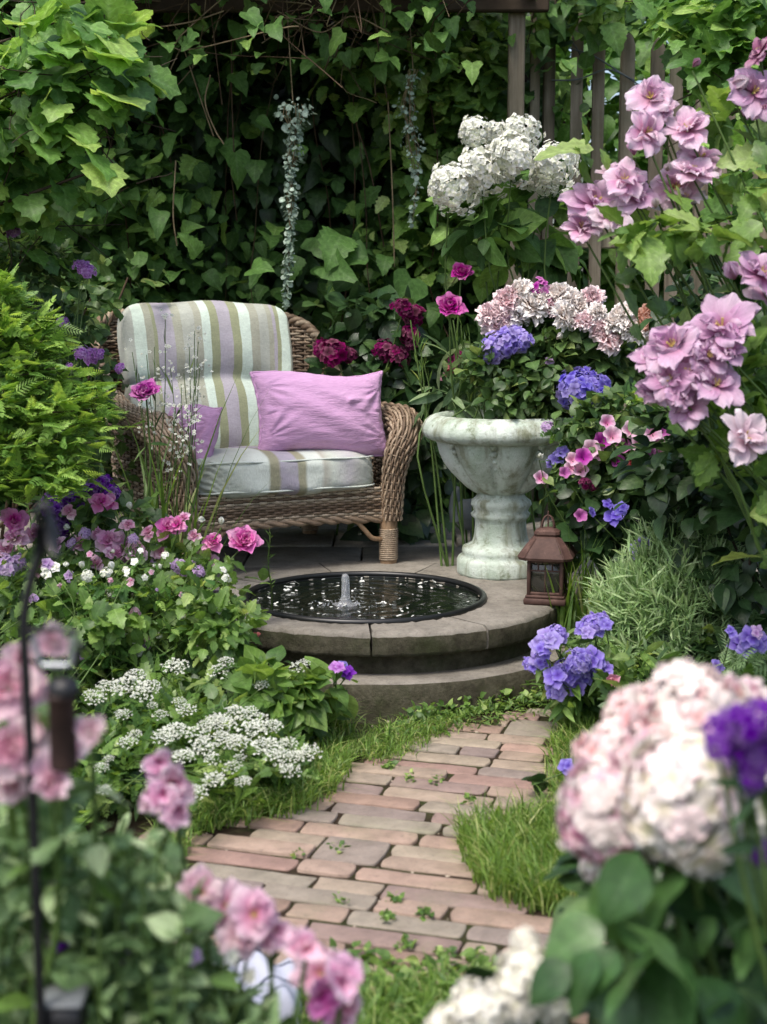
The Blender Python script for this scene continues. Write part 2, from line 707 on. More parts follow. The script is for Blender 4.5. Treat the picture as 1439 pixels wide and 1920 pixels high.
# terrace: round stone dais with a step, joined to a paved terrace behind
q = NT('stone')
n1 = q.noise(7, 8, 0.7)
c = q.ramp(n1, [(0.28, (0.13, 0.118, 0.10)), (0.5, (0.25, 0.23, 0.195)), (0.72, (0.35, 0.325, 0.28))])
n2 = q.noise(90, 6, 0.8)
c = q.mix(q.mapr(n2, 0.5, 0.68, 0, 0.55), c, (0.075, 0.066, 0.052))
c = q.hsv(c, 0.5, 1.0, q.mapr(q.attr('rnd'), 0, 1, 0.85, 1.15))
q.bump(q.math('ADD', n1, n2), 0.5, 0.008)
M_stone = q.done(c, 0.85, 0.25)
q = NT('shaded_mossy_stone')        # rough-split mossy edges; their shade is put into the darker tone
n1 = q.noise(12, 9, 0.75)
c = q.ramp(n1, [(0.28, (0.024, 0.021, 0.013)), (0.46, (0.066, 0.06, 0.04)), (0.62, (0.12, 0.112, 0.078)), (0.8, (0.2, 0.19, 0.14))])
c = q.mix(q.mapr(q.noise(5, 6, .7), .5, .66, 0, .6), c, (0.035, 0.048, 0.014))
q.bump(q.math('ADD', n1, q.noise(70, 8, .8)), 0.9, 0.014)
M_moss_shade = q.done(c, 0.92, 0.2)

CX, CY, R1 = -0.02, 4.73, 0.61


def arc(a0, a1, r, n):
    t = np.linspace(a0, a1, n)
    return np.column_stack([CX + r * np.cos(t), CY + r * np.sin(t)])


FX, FY, FR = -0.062, 4.64, 0.395
mb = MB()
cuts = [-15, 25, 68, 112, 155, 193, 226, 268.5, 303, 345]
for a0, a1 in zip(cuts[:-1], cuts[1:]):
    a0r, a1r = math.radians(a0), math.radians(a1)
    g = 0.0035
    th_o = np.linspace(a0r + g / R1, a1r - g / R1, 22)
    out = np.column_stack([CX + R1 * np.cos(th_o), CY + R1 * np.sin(th_o)])
    d = out - np.array([FX, FY])
    a_in = np.arctan2(d[:, 1], d[:, 0])
    inn = np.column_stack([FX + (FR - .012) * np.cos(a_in), FY + (FR - .012) * np.sin(a_in)])
    # profile across the slab: inner bottom, inner top, outer rounded nose, outer bottom
    prof = [(0, .155), (0, PZ - .004), (.04, PZ), (.90, PZ), (.955, PZ - .004), (.99, PZ - .014), (1, PZ - .034), (1, .168), (.985, .158), (0, .155)]
    V = np.stack([np.column_stack([inn * (1 - w) + out * w, np.full(len(out), z)]) for w, z in prof], 1)
    wob = rg.normal(0, 0.0012, V.shape)
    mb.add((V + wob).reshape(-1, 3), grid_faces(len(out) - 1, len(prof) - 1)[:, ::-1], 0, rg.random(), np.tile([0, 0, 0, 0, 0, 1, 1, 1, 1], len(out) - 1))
    for e in (0, -1):
        k = len(prof) - 1
        cen = V[e][:k].mean(0)
        tri = np.array([[a, (a + 1) % k, k] for a in range(k)])
        mb.add(np.vstack([V[e][:k], cen]), tri if e == 0 else tri[:, ::-1], 0, 0.1)
# riser set back under the slab, then the lower step
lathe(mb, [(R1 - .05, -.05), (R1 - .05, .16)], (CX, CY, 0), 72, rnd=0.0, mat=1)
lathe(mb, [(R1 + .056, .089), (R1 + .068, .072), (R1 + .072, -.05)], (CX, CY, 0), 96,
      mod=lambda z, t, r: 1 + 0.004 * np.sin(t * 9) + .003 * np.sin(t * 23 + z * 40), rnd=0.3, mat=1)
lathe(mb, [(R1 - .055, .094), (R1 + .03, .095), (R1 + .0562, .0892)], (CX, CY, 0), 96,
      mod=lambda z, t, r: 1 + 0.004 * np.sin(t * 9) + .003 * np.sin(t * 23 + z * 40), rnd=0.2, mat=0)  # lighter stone paints the step top as lit
# paved terrace behind, 5 mm lower than the dais top
yy = 4.80
for row, dep in enumerate([0.42, 0.46, 0.44, 0.5]):
    x = -2.3 + 0.2 * (row % 2)
    while x < 1.5:
        w = rg.choice([0.44, 0.5, 0.58])
        x2 = x + w - .008
        xs_ = np.linspace(x, x2, 14)
        dd_ = (R1 + .006) ** 2 - (xs_ - CX) ** 2
        yf = np.maximum(yy, np.where(dd_ > 0, CY + np.sqrt(np.maximum(dd_, 0)), yy))
        yb = yy + dep - .008
        if yf.min() > yb - .03:
            x += w
            continue
        yf = np.minimum(yf, yb - .012)
        front = np.column_stack([xs_, yf]) if (yf > yy + 1e-6).any() else np.array([[x, yy], [x2, yy]])
        prism(mb, np.vstack([front, [[x2, yb], [x, yb]]]), 0.1, PZ - .005 + rg.normal(0, .001), bev=.005, round_it=1, rnd=rg.random(), wob=.0008, rng=rg)
        x += w
    yy += dep
tag(mb.build('terrace', [M_stone, M_moss_shade]), kind='structure')

# ------------------------------------------------------------------ fountain
def simple(name, c, rough, spec=.5, metal=0):
    q = NT(name)
    q.b.inputs['Metallic'].default_value = metal
    return q.done(q.hsv(q.ramp(q.noise(30, 3), [(0.3, tuple(x * .8 for x in c)), (0.7, tuple(x * 1.2 for x in c))])), rough, spec)


M_rubber = simple('black_rubber', (0.008, 0.009, 0.009), 0.38, 0.5)
fo = thing('fountain', 'small round fountain basin sunk in the stone dais in front of the wicker armchair', 'fountain', (FX, FY, PZ))
mb = MB()
t = np.linspace(0, 2 * PI, 25)
ring = [(FR - .004 + .011 * math.cos(a), PZ + .004 + .010 * math.sin(a)) for a in t]
lathe(mb, ring, (FX, FY, 0), 96)
lathe(mb, [(FR - .012, PZ), (FR - .02, PZ - .06), (FR - .06, PZ - .1), (.001, PZ - .1)], (FX, FY, 0), 96)
mb.build('basin', M_rubber, fo)
q = NT('fountain_water')
wv = q.n('ShaderNodeTexWave', wave_type='RINGS', rings_direction='SPHERICAL')
wv.inputs['Scale'].default_value = 5
wv.inputs['Distortion'].default_value = 9
wv.inputs['Detail'].default_value = 3
mp = q.n('ShaderNodeMapping')
mp.inputs['Location'].default_value = (0.05, 0.02, 0)
q.l(q.obj(), mp.inputs['Vector'])
q.l(mp.outputs[0], wv.inputs['Vector'])
q.bump(q.math('ADD', wv.outputs[0], q.math('MULTIPLY', q.noise(17, 4), 2.6)), 0.26, 0.012)
M_water = q.done(q.ramp(q.noise(6, 3), [(0.3, (0.003, 0.006, 0.004)), (0.7, (0.010, 0.014, 0.008))]), 0.06, 0.5)
mb = MB()
lathe(mb, [(FR - .014, PZ - .006), (.3, PZ - .006), (.15, PZ - .006), (.0005, PZ - .006)], (FX, FY, 0), 64)
mb.build('water', M_water, fo)
q = NT('foam')
q.b.inputs['Transmission Weight'].default_value = 0.8
q.b.inputs['IOR'].default_value = 1.33
M_foam = q.done(q.ramp(q.noise(80, 4), [(0.35, (0.75, 0.8, 0.86)), (0.6, (0.95, 0.97, 1.0))]), 0.12, 0.5)
JX, JY = onz(648, 1130, PZ)[:2]
mb = MB()
H = 0.098
lathe(mb, [(.05, -.004), (.03, .001), (.020, .006), (.016, .016), (.0135, .03), (.0125, .055), (.0125, .078), (.0118, .088), (.009, .095), (.004, .0985), (.0003, .0992)],
      (JX, JY, PZ - .004), 24, mod=lambda z, t, r: 1 + .10 * np.sin(t * 5 + z * 260) + .07 * np.sin(t * 3 - z * 410))
mb.build('water_jet', M_foam, fo)
mb = MB()
for k in range(90):
    a, rr = rg.uniform(0, 2 * PI), abs(rg.normal(0, .045)) + .015
    s = rg.uniform(.001, .003)
    p = (JX + rr * math.cos(a) * 1.25, JY + rr * math.sin(a), PZ - .004 + rg.exponential(.004))
    lathe(mb, [(.0002, -s), (s * .8, -s * .5), (s, 0), (s * .8, s * .5), (.0002, s)], p, 7)
tag(mb.build('splash', M_foam, fo), kind='stuff')
# white flecks on the water, part petals, part glints put in as colour
M_fleck = petal_mat('white_petal_glint', (0.62, 0.64, 0.55), (0.75, 0.77, 0.74), (0.82, 0.83, 0.82), 0.5, 0.2, 0.05)
fleck_me = []
for v in range(3):
    mb = MB()
    for k in range(1 + v):
        nu, nv = 4, 4
        tt, ss = np.linspace(0, 1, nu + 1)[:, None], np.linspace(-1, 1, nv + 1)[None, :]
        w = np.sqrt(np.clip(1 - (2 * tt ** .8 - 1) ** 2, 0.02, 1)) * .34
        P = np.stack([ss * w, tt + 0 * ss - .5, .28 * ss ** 2 * w + .25 * (tt - .4) ** 2], -1).reshape(-1, 3)
        P = P @ rotz(k * 2.1 + rg.uniform(0, 1)).T @ rotx(.2 * k).T + np.array([.45 * k, .2 * k * (-1) ** k, .02 * k])
        mb.add(P, grid_faces(nu, nv), np.repeat(tt[:, 0], nv + 1), rg.random())
    fleck_me.append(mb.mesh('petal_glint', M_fleck))
for k in range(105):
    a, rr = rg.uniform(0, 2 * PI), (FR - .03) * math.sqrt(rg.uniform(.02, 1))
    o = bpy.data.objects.new('petal_glint', fleck_me[k % 3])
    COL.objects.link(o)
    s = rg.uniform(.006, .015)
    o.location = (FX + rr * math.cos(a), FY + rr * math.sin(a), PZ - .004)
    o.rotation_euler = (rg.normal(0, .25), rg.normal(0, .25), rg.uniform(0, 6.28))
    o.scale = (s, s, s)
    tag(o, 'tiny white fleck on the dark fountain water, for petals and glints', 'petal', 'white petal and glint flecks in the fountain')

# ------------------------------------------------------------------ wicker armchair
q = NT('wicker')
c = q.ramp(q.attr('rnd'), [(0.0, (0.075, 0.048, 0.031)), (0.35, (0.18, 0.125, 0.082)), (0.7, (0.30, 0.225, 0.155)), (1.0, (0.46, 0.38, 0.28))])
c = q.hsv(c, 0.5, 1.0, q.mapr(q.noise(35, 5, 0.7), 0.3, 0.7, 0.6, 1.35))
M_wick = q.done(c, 0.55, 0.35)
M_wdark = simple('wicker_inside', (0.035, 0.021, 0.012), 0.8, 0.2)
q = NT('rattan_pole')
c = q.ramp(q.noise(30, 5, 0.7, vec=q.scaled((1, 1, .2))), [(0.3, (0.16, 0.095, 0.05)), (0.7, (0.36, 0.245, 0.15))])
M_rattan = q.done(c, 0.45, 0.4)

CH_A = math.radians(25)
CHL = np.array([-0.345, 5.14, PZ])
ch = thing('wicker_armchair', 'wide brown wicker armchair with striped cushions, standing on the terrace behind the fountain', 'armchair', CHL)
CR = rotz(CH_A)


def chw(P):
    return np.asarray(P, float) @ CR.T + CHL


# plan of the wicker shell, right front -> back -> left front
half = [(.415, .05, .47), (.43, .22, .49), (.45, .40, .54), (.462, .54, .60), (.455, .655, .71), (.425, .75, .82), (.36, .83, .895), (.19, .875, .925)]
ctrl = half + [(0, .885, .935)] + [(-a, b, c) for a, b, c in half[::-1]]
SH = smooth_path(np.array(ctrl), 230)
tgd = norm(np.gradient(SH[:, :2], axis=0))
SN = np.column_stack([tgd[:, 1], -tgd[:, 0]])           # outward
back_w = np.clip((SH[:, 1] - .35) / .45, 0, 1)


def shell(i, z, off=0.0):
    """shell point at plan sample i and height z"""
    k = np.clip((z - .22) / .75, 0, 1.2)
    fl = (.015 + .06 * back_w[i]) * k ** 1.3 + off
    p = SH[i, :2] + SN[i] * fl[..., None] if np.ndim(fl) else SH[i, :2] + SN[i] * fl
    p = p + np.stack([0 * back_w[i], .13 * back_w[i] * k], -1)
    return np.column_stack([p, np.broadcast_to(z, (len(p),))])


seg_len = np.concatenate([[0], np.cumsum(np.linalg.norm(np.diff(SH[:, :2], axis=0), axis=1))])
stake_ph = seg_len / 0.034 * PI
mb = MB()
rw = 0
z = 0.165
while z < 0.96:
    ok = SH[:, 2] > z + .01
    idx = np.where(ok)[0]
    runs = np.split(idx, np.where(np.diff(idx) > 1)[0] + 1)
    for run in runs:
        if len(run) > 4:
            P = shell(run, np.full(len(run), z) + rg.normal(0, .0012, len(run)), .0055 * np.sin(stake_ph[run] + rw * PI))
            tube(mb, chw(P), .0056 + rg.normal(0, .0003), 5, 0, rg.uniform(.15, 1), 0, cap=False)
    rw += 1
    z += .0118
for s in np.arange(0.01, seg_len[-1], .034):
    i = int(np.searchsorted(seg_len, s))
    zz = np.linspace(.16, SH[i, 2] - .004, 12)
    P = np.vstack([shell(np.array([i]), np.array([a])) for a in zz])
    tube(mb, chw(P), .0048, 5, 0, rg.uniform(0, .6), 0, cap=False)
# dark core just inside so that no light shows through
nz_ = 14
core = []
for i in range(len(SH)):
    zz = np.linspace(.16, SH[i, 2] - .005, nz_)
    core.append(np.vstack([shell(np.array([i]), np.array([a]), 0.0) for a in zz]))
mb.add(chw(np.array(core).reshape(-1, 3)), grid_faces(len(SH) - 1, nz_ - 1), 0, 0, 1)
# braided border along the top
for ph in range(3):
    a = seg_len / .06 * 2 * PI + ph * 2 * PI / 3
    B = np.vstack([shell(np.array([i]), np.array([SH[i, 2]]), .012 * math.cos(a[i])) + np.array([0, 0, .011 * math.sin(a[i])]) for i in range(len(SH))])
    tube(mb, chw(B), .0125, 6, 0, .35 + .25 * ph, 0)
mb.build('back_shell', [M_wick, M_wdark], ch)


def wicker_arm(sx):
    mb = MB()
    P = np.array([(.475, .60, .60), (.47, .45, .55), (.462, .28, .530), (.462, .10, .523), (.462, .0, .515), (.445, -.055, .475), (.412, -.062, .41),
                  (.398, -.052, .33), (.395, -.045, .24), (.393, -.04, .165)])
    P[:, 0] *= sx
    rr = np.array([.03, .040, .048, .054, .058, .054, .046, .039, .037, .036])
    n = 120
    Q = smooth_path(P, n)
    R_ = np.interp(np.linspace(0, 9, n), np.arange(10), rr)
    _, U, B = path_frames(Q)
    L = np.concatenate([[0], np.cumsum(np.linalg.norm(np.diff(Q, axis=0), axis=1))])
    N = 30
    for k in range(N):
        a = 2 * PI * k / N
        rad = R_ + .0045 * np.sin(L / .030 * PI + k * PI)
        W_ = Q + (U * math.cos(a) + B * math.sin(a)) * rad[:, None]
        tube(mb, chw(W_), np.clip(R_ * .105, .004, .0068), 5, 0, rg.uniform(.1, 1), 0, cap=False)
    tube(mb, chw(Q), R_ * .95, 14, 0, 0, 1)
    # wraps round the roll
    for s in np.arange(.015, L[-1], .030):
        i = int(np.searchsorted(L, s))
        th = np.linspace(0, 2 * PI, 22)
        W_ = Q[i] + (U[i] * np.cos(th)[:, None] + B[i] * np.sin(th)[:, None]) * R_[i] * 1.0
        tube(mb, chw(W_), .0035, 4, 0, rg.uniform(.1, .7), 0, cap=False)
    # rosette closing the front scroll
    c0, rr0 = Q[int(n * .48)], .05
    mb.build('arm', [M_wick, M_wdark], ch)


wicker_arm(1)
wicker_arm(-1)

# woven front rail with a gently bowed lower edge, and the seat deck behind it
mb = MB()
nx = 90
xx = np.linspace(-.375, .375, nx)
for k, z in enumerate(np.arange(.168, .292, .0105)):
    zz = z + .012 * (1 - (xx / .375) ** 2) * (.29 - z) / .12
    yy_ = -.035 - .02 * (1 - (xx / .375) ** 2) + .0045 * np.sin((xx + .4) / .03 * PI + k * PI)
    tube(mb, chw(np.column_stack([xx, yy_, zz])), .0056, 5, 0, rg.uniform(.2, 1), 0, cap=False)
for x in np.arange(-.37, .375, .03):
    b = 1 - (x / .375) ** 2
    tube(mb, chw([(x, -.035 - .02 * b, .165 + .012 * b), (x, -.035 - .02 * b, .295)]), .0045, 5, 0, .2, 0)
for ph in range(2):
    tube(mb, chw(np.column_stack([xx, -.036 - .02 * (1 - (xx / .375) ** 2) + .007 * np.cos(xx / .02 + ph * PI), .166 + .012 * (1 - (xx / .375) ** 2) + .007 * np.sin(xx / .02 + ph * PI)])), .009, 6, 0, .5, 0)
V = []
for x in np.linspace(-.40, .40, 12):
    V += [(x, -.02, .18), (x, -.02, .275), (x, .84, .275), (x, .84, .18)]
mb.add(chw(V), grid_faces(11, 3), 0, 0, 1)
mb.build('seat_rail', [M_wick, M_wdark], ch)

for sx, y in ((1, -.035), (-1, -.035), (1, .74), (-1, .74)):
    mb = MB()
    x = .385 * sx
    Lz = np.linspace(0, .30, 8)
    tube(mb, chw(np.column_stack([np.full(8, x), np.full(8, y), Lz])), [.031, .034, .034, .033, .032, .032, .031, .03], 16, mat=0)
    # cane wrapping
    th = np.linspace(0, 2 * PI * 16, 16 * 14)
    W_ = np.column_stack([x + .0335 * np.cos(th), y + .0335 * np.sin(th), np.linspace(.012, .13, len(th))])
    tube(mb, chw(W_), .0036, 4, 0, .8, 1, cap=False)
    mb.build('leg', [M_rattan, M_wick], ch)
for sx in (1, -1):
    mb = MB()
    P = smooth_path([(.20 * sx, -.045, .175), (.25 * sx, -.045, .165), (.285 * sx, -.045, .13), (.315 * sx, -.045, .10), (.36 * sx, -.04, .092)], 20)
    tube(mb, chw(P), .009, 8)
    mb.build('brace', M_rattan, ch)

# striped fabric: the stripe coordinate runs 0..1 across the cushion ('rad')
q = NT('striped_fabric')
mint, olive, lav, taupe, grey = (0.58, 0.68, 0.59), (0.29, 0.31, 0.19), (0.39, 0.365, 0.41), (0.365, 0.37, 0.295), (0.42, 0.44, 0.385)
seq = [(0, grey), (.055, mint), (.125, taupe), (.165, olive), (.185, lav), (.285, taupe), (.33, grey), (.40, taupe), (.445, mint), (.495, olive), (.545, lav), (.625, olive), (.672, mint),
       (.735, taupe), (.79, grey), (.85, taupe), (.88, lav), (.90, olive), (.925, mint), (.98, taupe)]
wob = q.math('MULTIPLY', q.math('SUBTRACT', q.noise(9, 2), 0.5), 0.012)
su = q.math('ADD', q.attr('rad'), wob)
c = q.ramp(su, seq, 'CONSTANT')
wv1 = q.noise(400, 2, vec=q.scaled((1, 1, .15)))
wv2 = q.noise(400, 2, vec=q.scaled((.15, .15, 1)))
c = q.hsv(c, 0.5, 1.0, q.mapr(q.math('ADD', wv1, wv2), 0.7, 1.3, 0.86, 1.14))
c = q.mix(q.mapr(q.noise(7, 5), 0.5, 0.8, 0, .25), c, (0.30, 0.31, 0.22))
q.bump(q.math('ADD', q.math('MULTIPLY', q.noise(22, 4), 1.0), q.math('MULTIPLY', wv1, .12)), 0.35, 0.012)
q.b.inputs['Sheen Weight'].default_value = 0.15
M_stripe = q.done(c, 0.9, 0.1)


def box_grid(n, p):
    """points of a rounded box (superquadric) as 6 grids; returns unit coords and faces"""
    V, F = [], []
    k = 0
    g = np.linspace(-1, 1, n + 1)
    A, B = np.meshgrid(g, g, indexing='ij')
    for ax in range(3):
        for s in (-1, 1):
            v = np.zeros((n + 1, n + 1, 3))
            v[..., ax] = s
            v[..., (ax + 1) % 3] = A if s > 0 else B
            v[..., (ax + 2) % 3] = B if s > 0 else A
            V.append(v.reshape(-1, 3))
            F.append(grid_faces(n, n) + k)
            k += (n + 1) ** 2
    V = np.vstack(V)
    V = np.sign(V) * np.abs(np.sin(V * PI / 2)) ** 1.0
    q_ = V / (np.abs(V) ** p).sum(1, keepdims=True) ** (1 / p)
    return q_, np.vstack(F)


q = NT('faded_stripe_fabric')
seq2 = [(0, (.44, .48, .42)), (.2, (.52, .56, .50)), (.30, (.60, .65, .59)), (.345, (.60, .65, .59)), (.36, (.30, .29, .20)), (.40, (.30, .29, .20)), (.415, (.38, .35, .41)), (.50, (.38, .35, .41)), (.51, (.30, .29, .20)), (.545, (.32, .31, .22)),
        (.56, (.60, .65, .59)), (.63, (.60, .65, .59)), (.65, (.42, .41, .35)), (.70, (.52, .56, .50)), (.80, (.46, .44, .46)), (.86, (.48, .49, .45)), (.93, (.52, .56, .50)), (1, (.44, .48, .42))]
su = q.math('ADD', q.attr('rad'), q.math('MULTIPLY', q.math('SUBTRACT', q.noise(8, 3), 0.5), 0.03))
c = q.ramp(su, seq2)
wv1 = q.noise(400, 2, vec=q.scaled((1, 1, .15)))
c = q.hsv(c, 0.5, 1.0, q.mapr(wv1, 0.3, 0.7, 0.9, 1.1))
c = q.mix(q.mapr(q.noise(9, 5), 0.52, 0.75, 0, .35), c, (0.33, 0.37, 0.28))
q.bump(q.math('ADD', q.noise(20, 5), q.math('MULTIPLY', wv1, .12)), 0.45, 0.014)
M_seat = q.done(c, 0.9, 0.1)

# back cushion (local box: x across, y thickness, z up), leaning on the shell
g, F = box_grid(64, 9)
P = g * np.array([.335, .062, .318])
u, w = g[:, 0], g[:, 2]
puff = .045 * (1 - np.abs(w * 2 - np.sign(w)) ** 2.5) * (1 - np.abs(u) ** 3)       # two puffed halves
P[:, 1] -= np.where(P[:, 1] < 0, puff, 0)
P[:, 1] += np.where(P[:, 1] < 0, .042 * np.exp(-(w / .028) ** 2), 0)
P[:, 0] *= 1 + .05 * (w + 1) / 2 - .03 * np.exp(-(w / .08) ** 2)
P[:, 1] -= .035 * np.sin(u * PI / 2) ** 2 * -1
P[:, 2] += -.012 * np.abs(u) ** 6 * (w > 0) + .004 * np.sin(u * 7 + 1)
P[:, 1] += .006 * np.sin(u * 9 + w * 4) * np.sin(w * 6) + .09 * np.clip(w - .82, 0, 1) * (1)
P = P @ rotx(-.25).T + np.array([-.06, .715, .65])
P[:, 1] -= .06 * np.abs(u) ** 2.2
su_ = (u + 1) / 2
mb = MB()
mb.add(chw(P), F, su_, .5)
mb.build('back_cushion', M_stripe, ch)
# seat cushion
g, F = box_grid(36, 6)
P = g * np.array([.352, .36, .072])
u, v, w = g[:, 0], g[:, 1], g[:, 2]
P[:, 2] += np.where(w > 0, .026 * (1 - u ** 4) * (1 - v ** 4), -.006 * (1 - u ** 4)) + .004 * np.sin(u * 8 + v * 3)
P[:, 1] += -.025 * (1 - u ** 2) * (v < 0) * np.abs(v) ** 3 + .005 * np.sin(u * 13 + w * 3) * (v < -.6)
fold = np.exp(-((u + .9) / .25) ** 2) + .6 * np.exp(-((u - .95) / .15) ** 2)
P[:, 1] += .007 * np.sin((u * 1.0 + w * .35) * 55) * fold * (v < -.5)
P[:, 2] += .005 * np.sin((u - v) * 18) * fold
P = P @ rotx(-.085).T + np.array([0, .285, .322])
mb = MB()
mb.add(chw(P), F, (u * 1.0 + 1) / 2, .5)
sc_ = mb.build('seat_cushion', M_seat, ch)
pc = MB()
for zc, zo in ((.052, 1), (-.052, -1)):
    th = np.linspace(0, 2 * PI, 120)
    ex = 2 / 7
    bx = .349 * np.sign(np.cos(th)) * np.abs(np.cos(th)) ** ex
    by = .357 * np.sign(np.sin(th)) * np.abs(np.sin(th)) ** ex
    by = by - .022 * (1 - (bx / .349) ** 2) * (np.sin(th) < 0)
    tube(pc, chw(np.column_stack([bx, by, zc + 0.002 * np.sin(bx * 20)]) @ rotx(-.085).T + np.array([0, .285, .322])), .0038, 6, .3, .5, cap=False)
pc.build('piping', M_seat, sc_)

# throw pillows
q = NT('pink_linen')
wv1 = q.noise(260, 3, vec=q.scaled((.2, .2, 1)))
c = q.ramp(wv1, [(0.2, (0.49, 0.27, 0.46)), (0.8, (0.58, 0.345, 0.545))])
q.bump(q.math('ADD', q.math('MULTIPLY', q.noise(18, 4, vec=q.scaled((.5, 1, 2))), 1.2), q.math('MULTIPLY', wv1, .14)), 0.55, 0.016)
c = q.mix(q.mapr(q.noise(6, 5, .6), .45, .75, 0, .3), c, (.66, .42, .62))
q.b.inputs['Sheen Weight'].default_value = 0.2
M_linen = q.done(c, 0.88, 0.1)


def pillow(name, label, w, h, thick, M3, loc, seed):
    r_ = np.random.default_rng(seed)
    n = 56
    g = np.linspace(-1, 1, n + 1)
    U_, V_ = np.meshgrid(g, g, indexing='ij')
    root_loc = np.asarray(loc, float)
    mb = MB()
    for s in (1, -1):
        th = thick * (np.clip((1 - U_ ** 2) * (1 - V_ ** 2), 0, 1)) ** .42
        cor = np.abs(U_ * V_)
        wr = .010 * np.sin(np.arctan2(V_ - .6 * np.sign(V_), U_ - .95 * np.sign(U_)) * 11 + s) * np.exp(-((np.abs(U_) - .85) / .25) ** 2) * (1 - V_ ** 2)
        wr += .005 * np.sin(U_ * 6 + V_ * 9 + seed) * (1 - U_ ** 2) * (1 - V_ ** 2)
        wr += .008 * np.exp(-((V_ - .15 - .3 * U_) / .07) ** 2) * (U_ > .35) * (1 - np.abs(U_)) * 3
        x = w / 2 * U_ * (1 - .085 * (1 - V_ ** 2))
        y = h / 2 * V_ * (1 - .10 * (1 - U_ ** 2)) + .012 * np.sin(U_ * 3 + seed)
        P = np.stack([x, y, s * (th + wr * (th / thick))], -1).reshape(-1, 3)
        f = grid_faces(n, n)
        mb.add(P @ M3.T + root_loc, f if s > 0 else f[:, ::-1], 0, 0)
    # ruffled seam edge
    e = np.linspace(-1, 1, 40)
    loop = np.vstack([np.column_stack([e, -1 + 0 * e]), np.column_stack([1 + 0 * e, e]), np.column_stack([-e, 1 + 0 * e]), np.column_stack([-1 + 0 * e, -e])])
    X_ = w / 2 * loop[:, 0] * (1 - .085 * (1 - loop[:, 1] ** 2))
    Y_ = h / 2 * loop[:, 1] * (1 - .10 * (1 - loop[:, 0] ** 2)) + .012 * np.sin(loop[:, 0] * 3 + seed)
    tube(mb, np.column_stack([X_, Y_, 0 * X_ + .003 * np.sin(np.arange(len(X_)) * 1.3)]) @ M3.T + root_loc, .005, 6, cap=False)
    o = mb.build(name, M_linen)
    return tag(o, label, 'pillow', 'pink linen throw pillows on the armchair')


def basis(xd, yd):
    x = norm(np.array(xd, float))
    y = np.array(yd, float)
    y = norm(y - x * np.dot(x, y))
    return np.column_stack([x, y, np.cross(x, y)])


xr = CR @ np.array([1, -.1, 0])
yr = CR @ np.array([0, .34, 1])
pillow('throw_pillow', 'large lilac pink throw pillow lying against the right arm of the wicker armchair', .50, .315, .10,
       basis(xr + np.array([0, 0, .0]), yr + np.array([.15, 0, 0])), at(602, 776, 5.25), 3)
yl = CR @ np.array([.35, .1, 1])
pillow('throw_pillow', 'half hidden pink throw pillow tucked inside the left arm of the wicker armchair', .34, .28, .06,
       basis(CR @ np.array([.25, -1, .05]), yl), chw([[-.31, .2, .46]])[0], 8)

# ------------------------------------------------------------------ stone urn
q = NT('lichened_stone')
n1 = q.noise(8, 8, 0.7)
c = q.ramp(n1, [(0.28, (0.32, 0.41, 0.30)), (0.48, (0.55, 0.63, 0.55)), (0.72, (0.70, 0.75, 0.71))])
c = q.mix(q.mapr(q.noise(22, 8, 0.75), 0.54, 0.68, 0, .8), c, (0.13, 0.17, 0.07))
st = q.noise(9, 5, 0.6, vec=q.scaled((2.2, 2.2, .35)))
c = q.mix(q.mapr(st, 0.48, 0.66, 0, .75), c, (0.18, 0.185, 0.10))
n3 = q.noise(130, 4, 0.8)
c = q.mix(q.mapr(n3, 0.60, 0.70, 0, .7), c, (0.09, 0.095, 0.07))
q.bump(q.math('ADD', q.math('MULTIPLY', q.noise(30, 8, .75), 1.3), n3), 0.6, 0.008)
M_urn = q.done(c, 0.85, 0.2)
UC = np.array([at(938, 1075, 5.08)[0], 5.08, PZ])
urn = thing('stone_urn', 'large pale green lichened stone urn on a pedestal foot to the right of the armchair', 'urn', UC)
k = 1 / 531.0


def px(pr):
    return [(a * k, b * k) for a, b in pr]


mb = MB()
lathe(mb, px([(1, 0), (82, 0), (83, 4), (83, 26), (79, 32), (71, 36), (74, 42), (72, 50), (62, 55), (54, 60), (52, 66), (51, 70)]), UC, 56, mod=lambda z, t, r: 1 + .012 * np.sin(3 * t + 1))
mb.build('base', M_urn, urn)
mb = MB()
lathe(mb, px([(51, 69), (49, 80), (48, 98), (49, 104), (54, 108), (56, 114), (51, 119), (53, 126), (57, 132), (56, 139), (48, 145), (44, 150), (45, 154)]), UC, 56, mod=lambda z, t, r: 1 + .014 * np.sin(t * 7 + z * 60) + .012 * np.sin(t * 13 - z * 90))
mb.build('stem', M_urn, urn)
mb = MB()
bowl = px([(43, 153), (50, 156), (62, 165), (76, 180), (90, 196), (102, 213), (111, 230), (117, 245), (121, 256), (119, 258)])
bz = [b[1] for b in bowl]
# gadrooned bowl: broad lobes fading out towards the rim
fine = [(np.interp(z, bz, [b[0] for b in bowl]), z) for z in np.linspace(bz[0], bz[-1], 34)]
lathe(mb, fine, UC, 144, mod=lambda z, t, r: 1 + (.26 * np.abs(np.sin((t + .2) * 4)) ** .5 - .17) * np.clip(1 - ((z - .37) / .13) ** 2, 0, 1))
